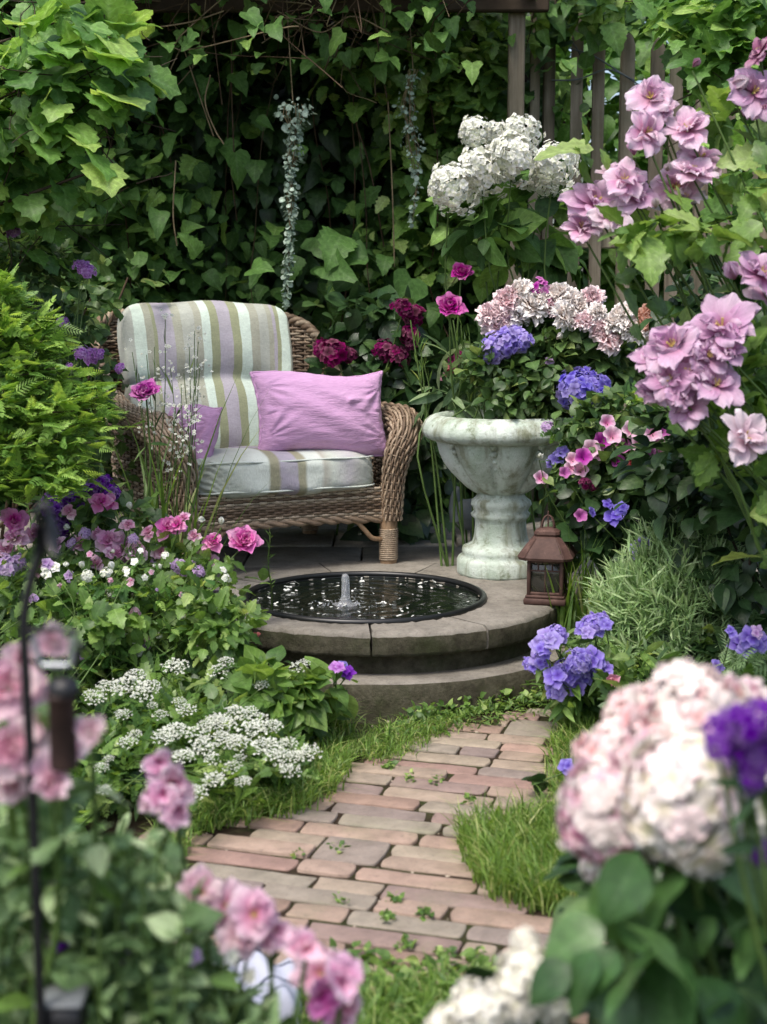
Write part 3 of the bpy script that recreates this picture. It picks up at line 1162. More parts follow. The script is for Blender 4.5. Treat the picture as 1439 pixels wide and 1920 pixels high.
# worn leaf ornament under the rim
for a in np.arange(0, 2 * PI, PI / 4):
    ca = a - .2
    for j in range(4):
        zz, rr = (.475 - j * .028, .222 - j * .020)
        s = .017 - j * .0028
        lathe(mb, [(.0005, s * .8), (s * .6, s * .6), (s, 0), (s * .6, -s * .8), (.0005, -s)], UC + np.array([rr * math.cos(ca), rr * math.sin(ca), zz]), 10)
mb.build('bowl', M_urn, urn)
mb = MB()
lathe(mb, px([(118, 254), (124, 253), (137, 256), (146, 262), (150, 270), (149, 279), (143, 290), (134, 298), (124, 302), (116, 300), (111, 294), (108, 282), (104, 268), (1, 262)]), UC, 96,
      mod=lambda z, t, r: 1 + .006 * np.sin(11 * t) + .005 * np.sin(27 * t + z * 60))
mb.build('rim', M_urn, urn)
UT = UC + np.array([0, 0, 282 * k])
mb = MB()
pc = np.array([at(985, 800, 5.03)[0], 5.06, UT[2] - .01])
lathe(mb, [(.001, -.02), (.10, -.02), (.108, .028), (.116, .03), (.117, .036), (.110, .037), (.104, .03), (.09, .022), (.001, .022)], pc, 40)
po = mb.build('nursery_pot', M_rubber)
tag(po, 'shiny black plastic nursery pot set inside the stone urn', 'pot')

# small grey garden bird half hidden behind the urn
M_grey = plain('grey_metal', (0.10, 0.12, 0.13), 0.5, 0.5, nscale=18, var=.35)
bl = at(885, 965, 5.42)
bird = thing('garden_bird', 'small blue grey bird ornament on a thin stake, half hidden behind the stone urn', 'ornament', (bl[0], bl[1], PZ))
g, F = box_grid(12, 2)
mb = MB()
P = g * np.array([.075, .05, .062])
P[:, 2] += .35 * np.clip(-P[:, 0] - .02, 0, 1) * 1.0
mb.add(P + bl, F)
# raised neck / tail on the left side
nk = smooth_path(np.array([(-.05, 0, -.02), (-.062, 0, .03), (-.060, 0, .075), (-.048, 0, .105)]), 14)
tube(mb, nk + bl, np.interp(np.linspace(0, 1, 14), [0, .4, 1], [.035, .024, .012]), 12)
P = g * np.array([.034, .03, .022])
mb.add(P + bl + np.array([.045, -.03, .02]), F)
mb.build('body', M_grey, bird)
mb = MB()
tube(mb, [(bl[0] + .0, bl[1], PZ), (bl[0] + .0, bl[1], bl[2] - .03)], .005, 8)
mb.build('stake', M_grey, bird)

# ------------------------------------------------------------------ rusty lantern
q = NT('rusty_red')
n1 = q.noise(20, 8, .7)
c = q.ramp(n1, [(0.3, (0.035, 0.016, 0.012)), (0.55, (0.08, 0.042, 0.033)), (0.75, (0.17, 0.10, 0.08))])
q.bump(n1, .4, .004)
M_rust = q.done(c, 0.7, 0.35)
q = NT('lantern_glass')
q.b.inputs['Transmission Weight'].default_value = 0.9
M_glass = q.done((0.25, 0.24, 0.2), 0.05, 0.5)
lc = onz(1026, 1128, PZ)
LA = thing('garden_lantern', 'weathered rust red lantern with a hipped roof, standing beside the stone urn', 'lantern', lc)
LR = rotz(math.radians(-14))


def lw(P):
    return np.asarray(P, float) * np.array([.9, .9, .86]) @ LR.T + lc


def lbox(mb, c_, s, bev=.002, mat=0):
    rbox(mb, lw([c_])[0], (s[0] * .9, s[1] * .9, s[2] * .86), bev, LR, mat)


a_ = .066
mb = MB()
lbox(mb, (0, 0, .012), (.15, .15, .024), .004)
lbox(mb, (0, 0, .030), (.138, .138, .012), .003)
mb.build('base', M_rust, LA)
mb = MB()
for sx in (-1, 1):
    for sy in (-1, 1):
        lbox(mb, (sx * .058, sy * .058, .10), (.013, .013, .13))
for sx, sy in ((0, 1), (0, -1), (1, 0), (-1, 0)):
    for zc, hh in ((.042, .010), (.162, .008), (.128, .005)):
        lbox(mb, (sx * .058, sy * .058, zc), (.103 if sx == 0 else .010, .103 if sy == 0 else .010, hh), .001)
    for j in (-.025, 0, .025):
        lbox(mb, (sx * .058 + (j if sx == 0 else 0), sy * .058 + (j if sy == 0 else 0), .145), (.005, .005, .03), .001)
    lbox(mb, (sx * .058 + 0, sy * .058, .085), (.005 if sx == 0 else .004, .005 if sy == 0 else .004, .082), .001)
lf_ = mb.build('frame', M_rust, LA)
mb = MB()
for sx, sy in ((0, 1), (0, -1), (1, 0), (-1, 0)):
    lbox(mb, (sx * .0565, sy * .0565, .10), (.10 if sx == 0 else .002, .10 if sy == 0 else .002, .11), .0005)
mb.build('glass', M_glass, lf_)
mb = MB()
prof = [(.062, .168), (.094, .170), (.097, .180), (.090, .192), (.070, .222), (.050, .248), (.042, .254), (.046, .262), (.044, .272), (.030, .280), (.012, .284)]
V = []
for r_, z_ in prof:
    for sx, sy in ((-1, -1), (1, -1), (1, 1), (-1, 1)):
        # octagonal-ish square with cut corners
        V += [(sx * r_, sy * r_ * .72, z_), (sx * r_ * .72, sy * r_, z_)] if sx * sy < 0 else [(sx * r_ * .72, sy * r_, z_), (sx * r_, sy * r_ * .72, z_)]
V = np.array(V).reshape(len(prof), 8, 3)
ang = np.arctan2(V[0, :, 1], V[0, :, 0])
V = V[:, np.argsort(ang)]
f = []
for i in range(len(prof) - 1):
    for j in range(8):
        f.append([i * 8 + j, i * 8 + (j + 1) % 8, (i + 1) * 8 + (j + 1) % 8, (i + 1) * 8 + j])
mb.add(lw(V.reshape(-1, 3)), np.array(f))
mb.add(lw(np.vstack([V[-1], [[0, 0, .286]]])), np.array([[j, (j + 1) % 8, 8] for j in range(8)]))
for j in range(8):
    tube(mb, lw(V[2:6, j]), .0028, 5)
mb.build('roof', M_rust, LA, smooth=False)
mb = MB()
th = np.linspace(0, PI, 18)
for a in (0, .5, -.5):
    tube(mb, lw(np.column_stack([.024 * np.cos(th) * math.cos(a), .024 * np.cos(th) * math.sin(a), .284 + .045 * np.sin(th)])), .0024, 6)
tube(mb, lw([(0, 0, .28), (0, 0, .345)]), .003, 6)
mb.build('handle', M_rust, LA)

# ------------------------------------------------------------------ fence, pergola and added boards
q = NT('weathered_wood')
gr = q.noise(26, 6, .65, vec=q.scaled((1, 1, .07)))
c = q.ramp(gr, [(0.3, (0.085, 0.07, 0.05)), (0.5, (0.185, 0.155, 0.115)), (0.72, (0.31, 0.27, 0.21))])
c = q.mix(q.mapr(q.noise(4, 5), .45, .65, 0, .5), c, (0.08, 0.085, 0.05))
oi = q.n('ShaderNodeObjectInfo').outputs['Random']
c = q.hsv(c, .5, 1, q.mapr(oi, 0, 1, .75, 1.3))
q.bump(gr, .6, .006)
M_wood = q.done(c, 0.85, 0.2)
M_wood_dark = plain('dark_wood', (0.022, 0.017, 0.012), .9, .15, nscale=12, var=.5)
M_beam = plain('beam_wood', (0.05, 0.036, 0.024), .85, .2, nscale=9, var=.5, bump=.4)
FD = 6.45
pf = thing('picket_fence', 'tall weathered grey wooden picket fence behind the pink flowering shrub', 'fence', (at(1200, 565, FD)[0], FD, 0))
pk = [(1006, -30, 18), (1032, -18, 20), (1086, -10, 22), (1126, 12, 22), (1178, 62, 24), (1236, 70, 26), (1272, 64, 24), (1322, 75, 24), (1372, 70, 24), (1420, 66, 24), (1468, 70, 24)]
for kk, (pxx, pyt, wpx) in enumerate(pk):
    p = at(pxx, pyt, FD)
    w = wpx * FD / FPX
    zt = p[2]
    mb = MB()
    hw = w / 2
    pr = np.array([(-hw, .02), (hw, .02), (hw, zt - .05), (hw * .55, zt - .015), (0, zt), (-hw * .55, zt - .015), (-hw, zt - .05)])
    d = .011
    cnt = len(pr)
    V = np.vstack([np.column_stack([p[0] + pr[:, 0] + .004 * math.sin(kk * 2), np.full(cnt, FD - d), pr[:, 1]]),
                   np.column_stack([p[0] + pr[:, 0] * .92 + .004 * math.sin(kk * 2), np.full(cnt, FD - d - .004), pr[:, 1]]),
                   np.column_stack([p[0] + pr[:, 0], np.full(cnt, FD + d), pr[:, 1]])])
    f = []
    for a, b in ((0, 1), (2, 0)):
        for j in range(cnt):
            f.append([a * cnt + j, a * cnt + (j + 1) % cnt, b * cnt + (j + 1) % cnt, b * cnt + j])
    mb.add(V, np.array(f))
    b0 = mb.n
    for s, o_ in ((1, 1), (2, -1)):
        cc = V[s * cnt:(s + 1) * cnt]
        tri = np.array([[j, (j + 1) % cnt, cnt] for j in range(cnt)])
        mb.add(np.vstack([cc, cc.mean(0)]), tri)
    mb.build('picket', M_wood, pf, smooth=False)
for z in (.6, 1.47):
    mb = MB()
    x0, x1 = at(985, 0, FD + .05)[0], at(1520, 0, FD + .05)[0]
    rbox(mb, ((x0 + x1) / 2, FD + .034, z), (x1 - x0, .04, .09), .005)
    mb.build('rail', M_wood, pf, smooth=False)
mb = MB()
for pts in ([(1022, 42, 6.42), (1060, 85, 6.38), (1115, 105, 6.42), (1185, 150, 6.42), (1210, 165, 6.4)], [(1035, 150, 6.43), (1085, 148, 6.41), (1140, 130, 6.4), (1190, 150, 6.42)],
            [(1022, 42, 6.43), (1070, 75, 6.4), (1090, 105, 6.43)]):
    tube(mb, smooth_path([at(*p) for p in pts], 30), .0035, 6)
fw = mb.build('fence_wire', M_grey)
tag(fw, 'thin grey twisted wire strung loosely across the tops of the fence pickets', 'wire')

pg = thing('pergola', 'dark timber pergola post and top beam at the end of the picket fence', 'pergola', (at(970, 500, 6.2)[0], 6.2, 0))
p = at(970, 0, 6.2)
mb = MB()
rbox(mb, (p[0], 6.2, 1.3), (.066, .07, 2.6), .006)
mb.build('post', M_wood, pg, smooth=False)
mb = MB()
zb = at(800, 20, 6.12)[2]
rbox(mb, (p[0] - .95, 6.14, zb + .06), (2.15, .05, .12), .006)
mb.build('beam', M_beam, pg, smooth=False)
for x in np.arange(p[0] - 1.9, p[0] + .1, .38):
    mb = MB()
    rbox(mb, (x, 6.5, zb + .155), (.045, 1.3, .07), .005)
    mb.build('rafter', M_beam, pg, smooth=False)
bf = thing('added_board_backing', 'dark fence boards added behind the climbing vines to keep light out', 'fence', (-.9, 7.05, 0))  # solid boards added here to block light behind the vines
mb = MB()
for x in np.arange(-3.2, 0.75, .145):
    rbox(mb, (x, 7.05 + .014 * (round(x / .145) % 2), 1.32), (.156, .012, 2.64 + .02 * math.sin(x * 17)), .003)
mb.build('added_boards', M_wood_dark, bf, smooth=False)

# ------------------------------------------------------------------ leaf templates (unit length along +Y, face +Z)
def leaf_t(ws, fold=.18, curl=-.25, wavy=.0, serr=0.0, ncross=2):
    ts = np.array([w[0] for w in ws])
    wd = np.array([w[1] for w in ws])
    n = len(ws) - 1
    cr = np.linspace(-1, 1, ncross * 2 - 1 + (ncross == 2) * 0) if ncross > 2 else np.array([-1, 0, 1.0])
    T_, C_ = np.meshgrid(ts, cr, indexing='ij')
    x = C_ * wd[:, None]
    if serr:
        alt = np.where(np.arange(len(ts)) % 2 == 0, 1 + serr, 1 - serr)[:, None]
        x = x * np.where(np.abs(C_) > .9, alt, 1)
    y = T_ - .10 * np.abs(C_) * wd[:, None] * 0 
    z = fold * np.abs(x) + curl * T_ ** 2 + wavy * np.sin(T_ * 9) * C_
    return T(np.stack([x, y, z], -1).reshape(-1, 3), grid_faces(n, len(cr) - 1)[:, ::-1], np.abs(C_).ravel(), None, T_.ravel() + .01)


def fan_leaf(pts, fold=.15, curl=-.2):
    """lobed leaf: outline half (x>=0) from base to tip, fanned to the midrib"""
    pts = np.array(pts)
    n = len(pts)
    mid = np.column_stack([np.zeros(n), np.clip(pts[:, 1], 0, 1)])
    # midrib rises monotonically
    mid[:, 1] = np.linspace(.0, 1, n)
    R_, L_ = pts, pts * np.array([-1, 1])
    V = np.vstack([L_, mid, R_])
    z = fold * np.abs(V[:, 0]) + curl * V[:, 1] ** 2 + .04 * np.sin(V[:, 0] * 14)
    f = []
    for i in range(n - 1):
        f.append([i, n + i, n + i + 1, i + 1])
        f.append([n + i, 2 * n + i, 2 * n + i + 1, n + i + 1])
    return T(np.column_stack([V, z]), np.array(f)[:, ::-1], np.concatenate([np.ones(n), np.zeros(n), np.ones(n)]), None, np.clip(V[:, 1], 0, 1) * .7 + .01)


OV = leaf_t([(0, .01), (.1, .2), (.28, .34), (.5, .35), (.7, .25), (.87, .11), (1, .0)], .2, -.28, .03)
HEART = leaf_t([(0, .03), (.04, .26), (.16, .41), (.36, .44), (.58, .35), (.8, .17), (1, .0)], .16, -.25, .03)
SERR = leaf_t([(0, .01), (.08, .17), (.16, .25), (.24, .27), (.32, .34), (.42, .31), (.52, .33), (.62, .25), (.72, .24), (.82, .14), (.9, .11), (1, 0)], .2, -.25, .03, .10)
HSERR = leaf_t([(0, .03), (.03, .22), (.08, .33), (.13, .38), (.19, .44), (.25, .42), (.32, .45), (.4, .40), (.48, .41), (.56, .33), (.64, .32), (.72, .23), (.8, .20), (.88, .11), (.94, .07), (1, 0)], .26, -.42, .05, .06)
CURL = leaf_t([(0, .02), (.07, .24), (.2, .37), (.4, .38), (.6, .29), (.8, .15), (1, 0)], .55, -.62, .08)
TRI = fan_leaf([(.03, 0), (.20, -.08), (.36, .02), (.46, .18), (.36, .34), (.27, .44), (.28, .58), (.20, .74), (.10, .88), (0, 1)], .22, -.32)
ROUND = leaf_t([(0, .04), (.08, .27), (.25, .45), (.5, .5), (.75, .42), (.93, .2), (1, .03)], .12, -.18, .04)
LANCE = leaf_t([(0, .02), (.25, .11), (.55, .12), (.8, .07), (1, 0)], .25, -.25)
NEED = leaf_t([(0, .03), (.5, .055), (1, 0)], .1, -.2)
BROAD = leaf_t([(0, .01), (.07, .14), (.15, .25), (.25, .32), (.35, .355), (.45, .36), (.56, .335), (.67, .28), (.78, .2), (.88, .11), (.95, .045), (1, .0)], .16, -.32, .03)
GRAPE = fan_leaf([(.03, 0), (.22, -.10), (.36, -.02), (.50, .14), (.44, .26), (.56, .40), (.44, .52), (.34, .56), (.38, .72), (.22, .78), (.12, .9), (0, 1)], .12, -.22)
LOBE = fan_leaf([(.02, 0), (.16, .04), (.30, .12), (.24, .26), (.42, .42), (.30, .50), (.22, .52), (.24, .70), (.14, .78), (.08, .9), (0, 1)], .12, -.2)


def spray_t(n=9, L=.32, w=.055, ang=52):
    """a flat feathery branchlet of narrow leaflets"""
    V, F, R_ = [], [], []
    k = 0
    base = leaf_t([(0, .03), (.4, w * 3), (1, 0)], .1, -.15)
    for i in range(n):
        t = (i + .5) / n
        for s in (-1, 1):
            a = math.radians(ang * (1 - .35 * t)) * s
            l = L * (1 - .55 * t)
            v = base.v * np.array([l, l, l]) @ rotz(-a).T + np.array([0, t * .85, -.12 * t * t])
            V.append(v)
            F.append(base.f + k)
            R_.append(base.rad * .3 + .4)
            k += len(v)
    v = base.v * .25 + np.array([0, .8, -.08])
    V.append(v)
    F.append(base.f + k)
    R_.append(base.rad * 0 + .4)
    return T(np.vstack(V), np.vstack(F), np.concatenate(R_))


SPRAY = spray_t(10, .34, .05)
FEATH = spray_t(7, .42, .035, 60)
SPRIG = spray_t(5, .40, .12, 55)
ROSEM = spray_t(12, .22, .035, 40)

# ------------------------------------------------------------------ leaf materials
ML = {
    'vine': leaf_mat('vine_leaf', (0.03, 0.08, 0.018), (0.09, 0.20, 0.036), (0.22, 0.38, 0.065), .52, .36, .3),
    'vshade': leaf_mat('vine_leaf_shaded', (0.016, 0.046, 0.012), (0.055, 0.125, 0.028), None, .45, .28),  # darker copy of the vine leaf; shade of the deep layers put into colour
    'lime': leaf_mat('lime_leaf', (0.055, 0.15, 0.028), (0.16, 0.33, 0.06), (0.34, 0.50, 0.11), .45, .45),
    'near': leaf_mat('soft_green_leaf', (0.08, 0.16, 0.05), (0.24, 0.37, 0.15), (0.46, 0.56, 0.30), .5, .4),
    'fresh': leaf_mat('fresh_leaf', (0.055, 0.13, 0.022), (0.17, 0.30, 0.05), (0.33, 0.44, 0.12), .42, .42),
    'mid': leaf_mat('mid_leaf', (0.028, 0.072, 0.016), (0.09, 0.175, 0.038), (0.22, 0.30, 0.08), .42, .35),
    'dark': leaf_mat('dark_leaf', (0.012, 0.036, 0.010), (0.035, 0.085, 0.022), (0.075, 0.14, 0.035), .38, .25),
    'grey': leaf_mat('grey_green_leaf', (0.12, 0.22, 0.075), (0.28, 0.43, 0.17), (0.50, 0.62, 0.34), .55, .38),
    'silver': leaf_mat('silver_leaf', (0.17, 0.24, 0.18), (0.30, 0.40, 0.31), (0.42, 0.52, 0.42), .55, .2),
    'grass': leaf_mat('grass_blade', (0.07, 0.15, 0.02), (0.20, 0.34, 0.05), (0.50, 0.50, 0.20), .5, .42),
    'blue': leaf_mat('blue_green_leaf', (0.05, 0.11, 0.04), (0.17, 0.27, 0.11), (0.34, 0.44, 0.22), .45, .38),
}
M_stem = plain('green_stem', (0.075, 0.13, 0.03), .55, .3, nscale=15, var=.3)
M_twig = plain('brown_twig', (0.075, 0.05, 0.03), .8, .2, nscale=20, var=.4)
M_tan = plain('tan_vine', (0.20, 0.155, 0.09), .8, .2, nscale=20, var=.4)
M_bark = plain('bark', (0.055, 0.042, 0.03), .9, .2, nscale=14, var=.5, bump=.5)


# ------------------------------------------------------------------ foliage helpers
def put_leaves(mb, tm, pos, out, size, r, up=.5, droop=.35, jit=.6, var=.3, rnd=None, mat=0):
    """leaves growing away along `out`, upper faces towards the light"""
    n = len(pos)
    out = np.broadcast_to(np.asarray(out, float), (n, 3))
    d = norm(norm(out + 1e-6) + r.normal(0, jit, (n, 3)) + np.array([0, 0, -droop]))
    nn = norm(out * .6 + np.array([0, 0, up]) + r.normal(0, .35, (n, 3)))
    s = size * np.clip(1 + r.normal(0, var, n), .4, 1.9)
    mb.scatter(tm, pos, frames(d, nn), s, r.random(n) ** 1.3 if rnd is None else rnd, mat)


def clumps(n, c, rad, k, r, spread=.33):
    """points gathered in k clumps inside an ellipsoid; returns points and outward directions"""
    c, rad = np.asarray(c, float), np.asarray(rad, float)
    q_ = norm(r.normal(0, 1, (k, 3))) * (r.random((k, 1)) ** .4) * .85
    i = r.integers(0, k, n)
    p = q_[i] + r.normal(0, spread, (n, 3)) * r.uniform(.5, 1.2, k)[i][:, None]
    l = np.linalg.norm(p, axis=1, keepdims=True)
    p = np.where(l > 1.15, p / l * 1.15, p)
    return c + p * rad, norm(p / rad + 1e-6)


def blades(mb, base, h, r, lean=.5, w=.004, seg=4, dirn=None, mat=0, rnd=None):
    n = len(base)
    hh = h * np.clip(1 + r.normal(0, .28, n), .35, 1.7)
    a = r.uniform(0, 2 * PI, n)
    ln = np.abs(r.normal(lean, lean * .5, n))
    dx = np.stack([np.cos(a), np.sin(a), 0 * a], -1)
    if dirn is not None:
        dx = norm(dx * .7 + np.asarray(dirn))
    side = np.stack([-dx[:, 1], dx[:, 0], 0 * a], -1)
    side = norm(side + r.normal(0, .5, (n, 3)) * np.array([1, 1, 0]))
    t = np.linspace(0, 1, seg + 1)
    P = base[:, None, :] + dx[:, None, :] * (ln * hh)[:, None, None] * (t ** 2)[None, :, None] + np.array([0, 0, 1.0]) * (hh[:, None] * (t - .35 * ln[:, None].clip(0, 1.6) * t ** 2.4))[..., None]
    wd = w * (1 - t ** 2.2) * np.clip(1 + r.normal(0, .2, (n, 1)), .5, 1.6)
    A = P - side[:, None, :] * wd[..., None]
    B = P + side[:, None, :] * wd[..., None]
    V = np.stack([A, B], 2).reshape(n, -1, 3)
    f1 = np.array([[2 * k_, 2 * k_ + 1, 2 * k_ + 3, 2 * k_ + 2] for k_ in range(seg)])
    F = f1[None] + (np.arange(n) * 2 * (seg + 1))[:, None, None]
    rn = r.random(n) ** 1.2 if rnd is None else rnd
    mb.add(V.reshape(-1, 3), F.reshape(-1, 4), .6, np.repeat(rn, 2 * (seg + 1)), mat)


# ------------------------------------------------------------------ flower templates (diameter about 1, facing +Z)
def petal(L, Wd, pitch, yaw, r, nu=5, nv=4, cup=.35, curl=.0, ruff=.05, z0=0.0, r0=.03, notch=0.0):
    t = np.linspace(0, 1, nu + 1)[:, None]
    s = np.linspace(-1, 1, nv + 1)[None, :]
    w = np.sqrt(np.clip(1 - (2 * t ** 1.15 * .93 - .93) ** 2, .03, 1)) * Wd / 2 * (.35 + .75 * t ** .6)
    x = s * w
    y = L * (t - .14 * s ** 2 * t - notch * (1 - np.abs(s)) ** 2 * (t > .9))
    ph = r.uniform(0, 6.3, 3)
    z = cup * s ** 2 * w + curl * t ** 2 * L + ruff * (np.sin(s * 4.2 + ph[0]) * t ** 2 + .6 * np.sin(s * 7 + ph[1] + t * 3) * t ** 2 * np.abs(s) + .3 * np.sin(s * 15 + ph[2]) * t ** 4)
    P = np.stack([x + 0 * t, y, z], -1).reshape(-1, 3)
    P = P @ rotx(pitch).T
    P = P + np.array([0, r0, z0])
    P = P @ rotz(yaw).T
    return P, grid_faces(nu, nv)[:, ::-1], np.repeat(t[:, 0], nv + 1)


def f_rose(r, n=26, openn=.85, big=.5, wd=1.05, ruff=.05):
    mb = MB()
    for i in range(n):
        f = i / (n - 1)
        pitch = math.radians(86 - 80 * f ** .75 * openn) + r.normal(0, .12)
        L = (.20 + (big - .20) * f ** .8) * r.uniform(.9, 1.08)
        P, F, t = petal(L, L * wd * r.uniform(.9, 1.15), pitch, i * 2.399 + r.normal(0, .25), r, 7, 6, .45, .12 * (1 - f) - .16 * f, ruff, .10 * (1 - f) - .02, .02 + .045 * f)
        mb.add(P, F, np.clip(.25 * f + .75 * t * (.45 + .55 * f), 0, 1), r.random())
    return mb


def f_pom(r, n=64):
    mb = MB()
    for i in range(n):
        f = i / (n - 1)
        L = (.30 + .18 * f ** .5) * r.uniform(.9, 1.08)
        P, F, t = petal(L, r.uniform(.24, .36), math.radians(90 - 98 * f ** .62) + r.normal(0, .12), i * 2.399 + r.normal(0, .3), r, 5, 5, .5, .10 - .30 * f, .045, 0, .02)
        mb.add(P, F, np.clip(.30 * f + .75 * t, 0, 1), r.random())
    return mb


def f_hib(r, n_out=8, n_in=7):
    mb = MB()
    for i in range(n_out):
        P, F, t = petal(r.uniform(.42, .56), r.uniform(.34, .5), math.radians(r.uniform(0, 42)), i * 2 * PI / n_out + r.normal(0, .2), r, 11, 11, .16, -.20, .038, 0, .02, .05)
        mb.add(P, F, t, r.random())
    for i in range(n_in):
        P, F, t = petal(r.uniform(.22, .38), r.uniform(.18, .34), math.radians(r.uniform(30, 75)), r.uniform(0, 6.3), r, 8, 8, .4, -.35, .06, .02, .02)
        mb.add(P, F, np.clip(t * .8, 0, 1), r.random())
    for i in range(9):
        a = r.uniform(0, 6.3)
        tube(mb, [(0, 0, .02), (.03 * math.cos(a), .03 * math.sin(a), .09), (.07 * math.cos(a), .07 * math.sin(a), .16)], .009, 4, 0, 0, 1)
    return mb


def floret(r, n=5, L=.5, wd=.46, pit=(2, 18), nu=3, nv=2, ruff=.03):
    V, F, R_ = [], [], []
    k = 0
    for i in range(n):
        P, f, t = petal(L, wd, math.radians(r.uniform(*pit)), i * 2 * PI / n + r.normal(0, .08), r, nu, nv, .25, -.15, ruff, 0, .03)
        V.append(P)
        F.append(f + k)
        R_.append(t)
        k += len(P)
    return T(np.vstack(V), np.vstack(F), np.concatenate(R_))


def f_cluster(r, n=46, fl=5, fs=.34, flat=.55, up=1.0, nu=3, nv=2, irr=.12, wd=.46, L=.5):
    mb = MB()
    tms = [floret(r, fl, L=L, wd=wd, nu=nu, nv=nv) for _ in range(3)]
    i = np.arange(n) + .5
    ph = np.arccos(1 - up * i / n)
    th = PI * (1 + 5 ** .5) * i
    d = np.stack([np.cos(th) * np.sin(ph), np.sin(th) * np.sin(ph), np.cos(ph)], -1)
    d = d + r.normal(0, irr, d.shape)
    pos = d * np.array([.5 - fs * .25, .5 - fs * .25, flat - fs * .2]) * r.uniform(.88, 1.06, (n, 1))
    ax = norm(d + np.array([0, 0, .25]) + r.normal(0, .28, d.shape))
    Rm = axis_rot(ax, r.uniform(0, 6.3, n))
    which = r.integers(0, 3, n)
    for q_ in range(3):
        m_ = which == q_
        mb.scatter(tms[q_], pos[m_], Rm[m_], fs * r.uniform(.8, 1.15, m_.sum()), r.random(m_.sum()))
    return mb


def f_hyd(r, n=110):
    mb = MB()
    tms = []
    for _ in range(4):
        V, F, R_ = [], [], []
        k = 0
        for i in range(4):
            P, f, t = petal(.5, r.uniform(.56, .70), math.radians(r.uniform(-8, 24)), i * 2 * PI / 4 + r.normal(0, .15), r, 6, 6, .25, -.22, .06, 0, .02)
            V.append(P)
            F.append(f + k)
            R_.append(t)
            k += len(P)
        tms.append(T(np.vstack(V), np.vstack(F), np.concatenate(R_)))
    i = np.arange(n) + .5
    ph, th = np.arccos(1 - 1.6 * i / n), PI * (1 + 5 ** .5) * i
    d = np.stack([np.cos(th) * np.sin(ph), np.sin(th) * np.sin(ph), np.cos(ph)], -1)
    d = norm(d + r.normal(0, .10, d.shape))
    lump = 1 + .10 * np.sin(d[:, 0] * 5 + 1) * np.sin(d[:, 1] * 6) + .05 * np.sin(d[:, 2] * 8)
    p = d * .43 * (lump * r.uniform(.86, 1.08, n))[:, None]
    ax = norm(d + r.normal(0, .24, (n, 3)))
    w_ = r.integers(0, 4, n)
    for k in range(4):
        m_ = w_ == k
        mb.scatter(tms[k], p[m_], axis_rot(ax[m_], r.uniform(0, 6.3, m_.sum())), r.uniform(.23, .35, m_.sum()), r.random(m_.sum()))
    return mb


def f_umbel(r):
    mb = MB()
    tm = floret(r, 4, .5, .6, (0, 10), 2, 1)
    n = 26
    i = np.arange(n) + .5
    rr = .46 * np.sqrt(i / n)
    th = PI * (1 + 5 ** .5) * i
    for k in range(n):
        c0 = np.array([rr[k] * math.cos(th[k]), rr[k] * math.sin(th[k]), .16 * (1 - (rr[k] / .46) ** 2)]) + r.normal(0, .02, 3)
        m_ = r.integers(4, 8)
        p = c0 + r.normal(0, .035, (m_, 3)) * np.array([1, 1, .5])
        mb.scatter(tm, p, axis_rot(np.tile([[0, 0, 1.0]], (m_, 1)) + r.normal(0, .4, (m_, 3)), r.uniform(0, 6, m_)), r.uniform(.05, .085, m_), r.random(m_))
        tube(mb, [(0, 0, -.3), c0 * np.array([.5, .5, 0]) + np.array([0, 0, -.08]), c0], .006, 3, 0, .3, 1, cap=False)
    return mb


def f_panicle(r, n=230):
    mb = MB()
    tm = floret(r, 4, .5, .6, (0, 20), 3, 2)
    t = r.random(n) ** .8
    th = r.uniform(0, 6.3, n)
    rr = .34 * (1 - t * .62) * (1 + .12 * np.sin(th * 3 + t * 9))
    p = np.stack([rr * np.cos(th), rr * np.sin(th), t * .8 - .15], -1)
    ax = np.stack([np.cos(th), np.sin(th), .35 + t], -1) + r.normal(0, .3, (n, 3))
    mb.scatter(tm, p, axis_rot(ax, r.uniform(0, 6.3, n)), r.uniform(.10, .15, n), r.random(n))
    return mb


def f_dome(r, n=230):
    mb = MB()
    tm = [floret(r, 4, .5, .66, (-5, 22), 3, 3, .04) for _ in range(2)]
    d = norm(r.normal(0, 1, (n, 3)) + np.array([0, 0, .25]))
    lump = 1 + .10 * np.sin(d[:, 0] * 6 + 1) + .10 * np.sin(d[:, 1] * 7) + .07 * np.sin(d[:, 2] * 9)
    p = d * np.array([.36, .36, .46]) * (1 - .28 * d[:, 2:]) * (lump * r.uniform(.86, 1.08, n))[:, None]
    ax = norm(d + r.normal(0, .25, (n, 3)))
    for k in range(2):
        m_ = np.arange(n) % 2 == k
        mb.scatter(tm[k], p[m_], axis_rot(ax[m_], r.uniform(0, 6.3, m_.sum())), r.uniform(.10, .165, m_.sum()), r.random(m_.sum()))
    return mb


def f_trumpet(r):
    nr, nt = 6, 30
    q_ = np.linspace(0, 1, nr + 1)[:, None]
    th = np.linspace(0, 2 * PI, nt + 1)[None, :]
    rad = .5 * q_ ** .8 * (1 + .10 * np.cos(5 * th) * q_)
    z = -.40 * (1 - q_) ** 1.8 + .03 * np.sin(th * 10 + 1) * q_ ** 2 + .05 * np.cos(5 * th) * q_ ** 2 * -1
    mb = MB()
    mb.add(np.stack([rad * np.cos(th), rad * np.sin(th), z + 0 * th], -1).reshape(-1, 3), grid_faces(nr, nt), np.repeat(q_[:, 0], nt + 1), r.random())
    return mb


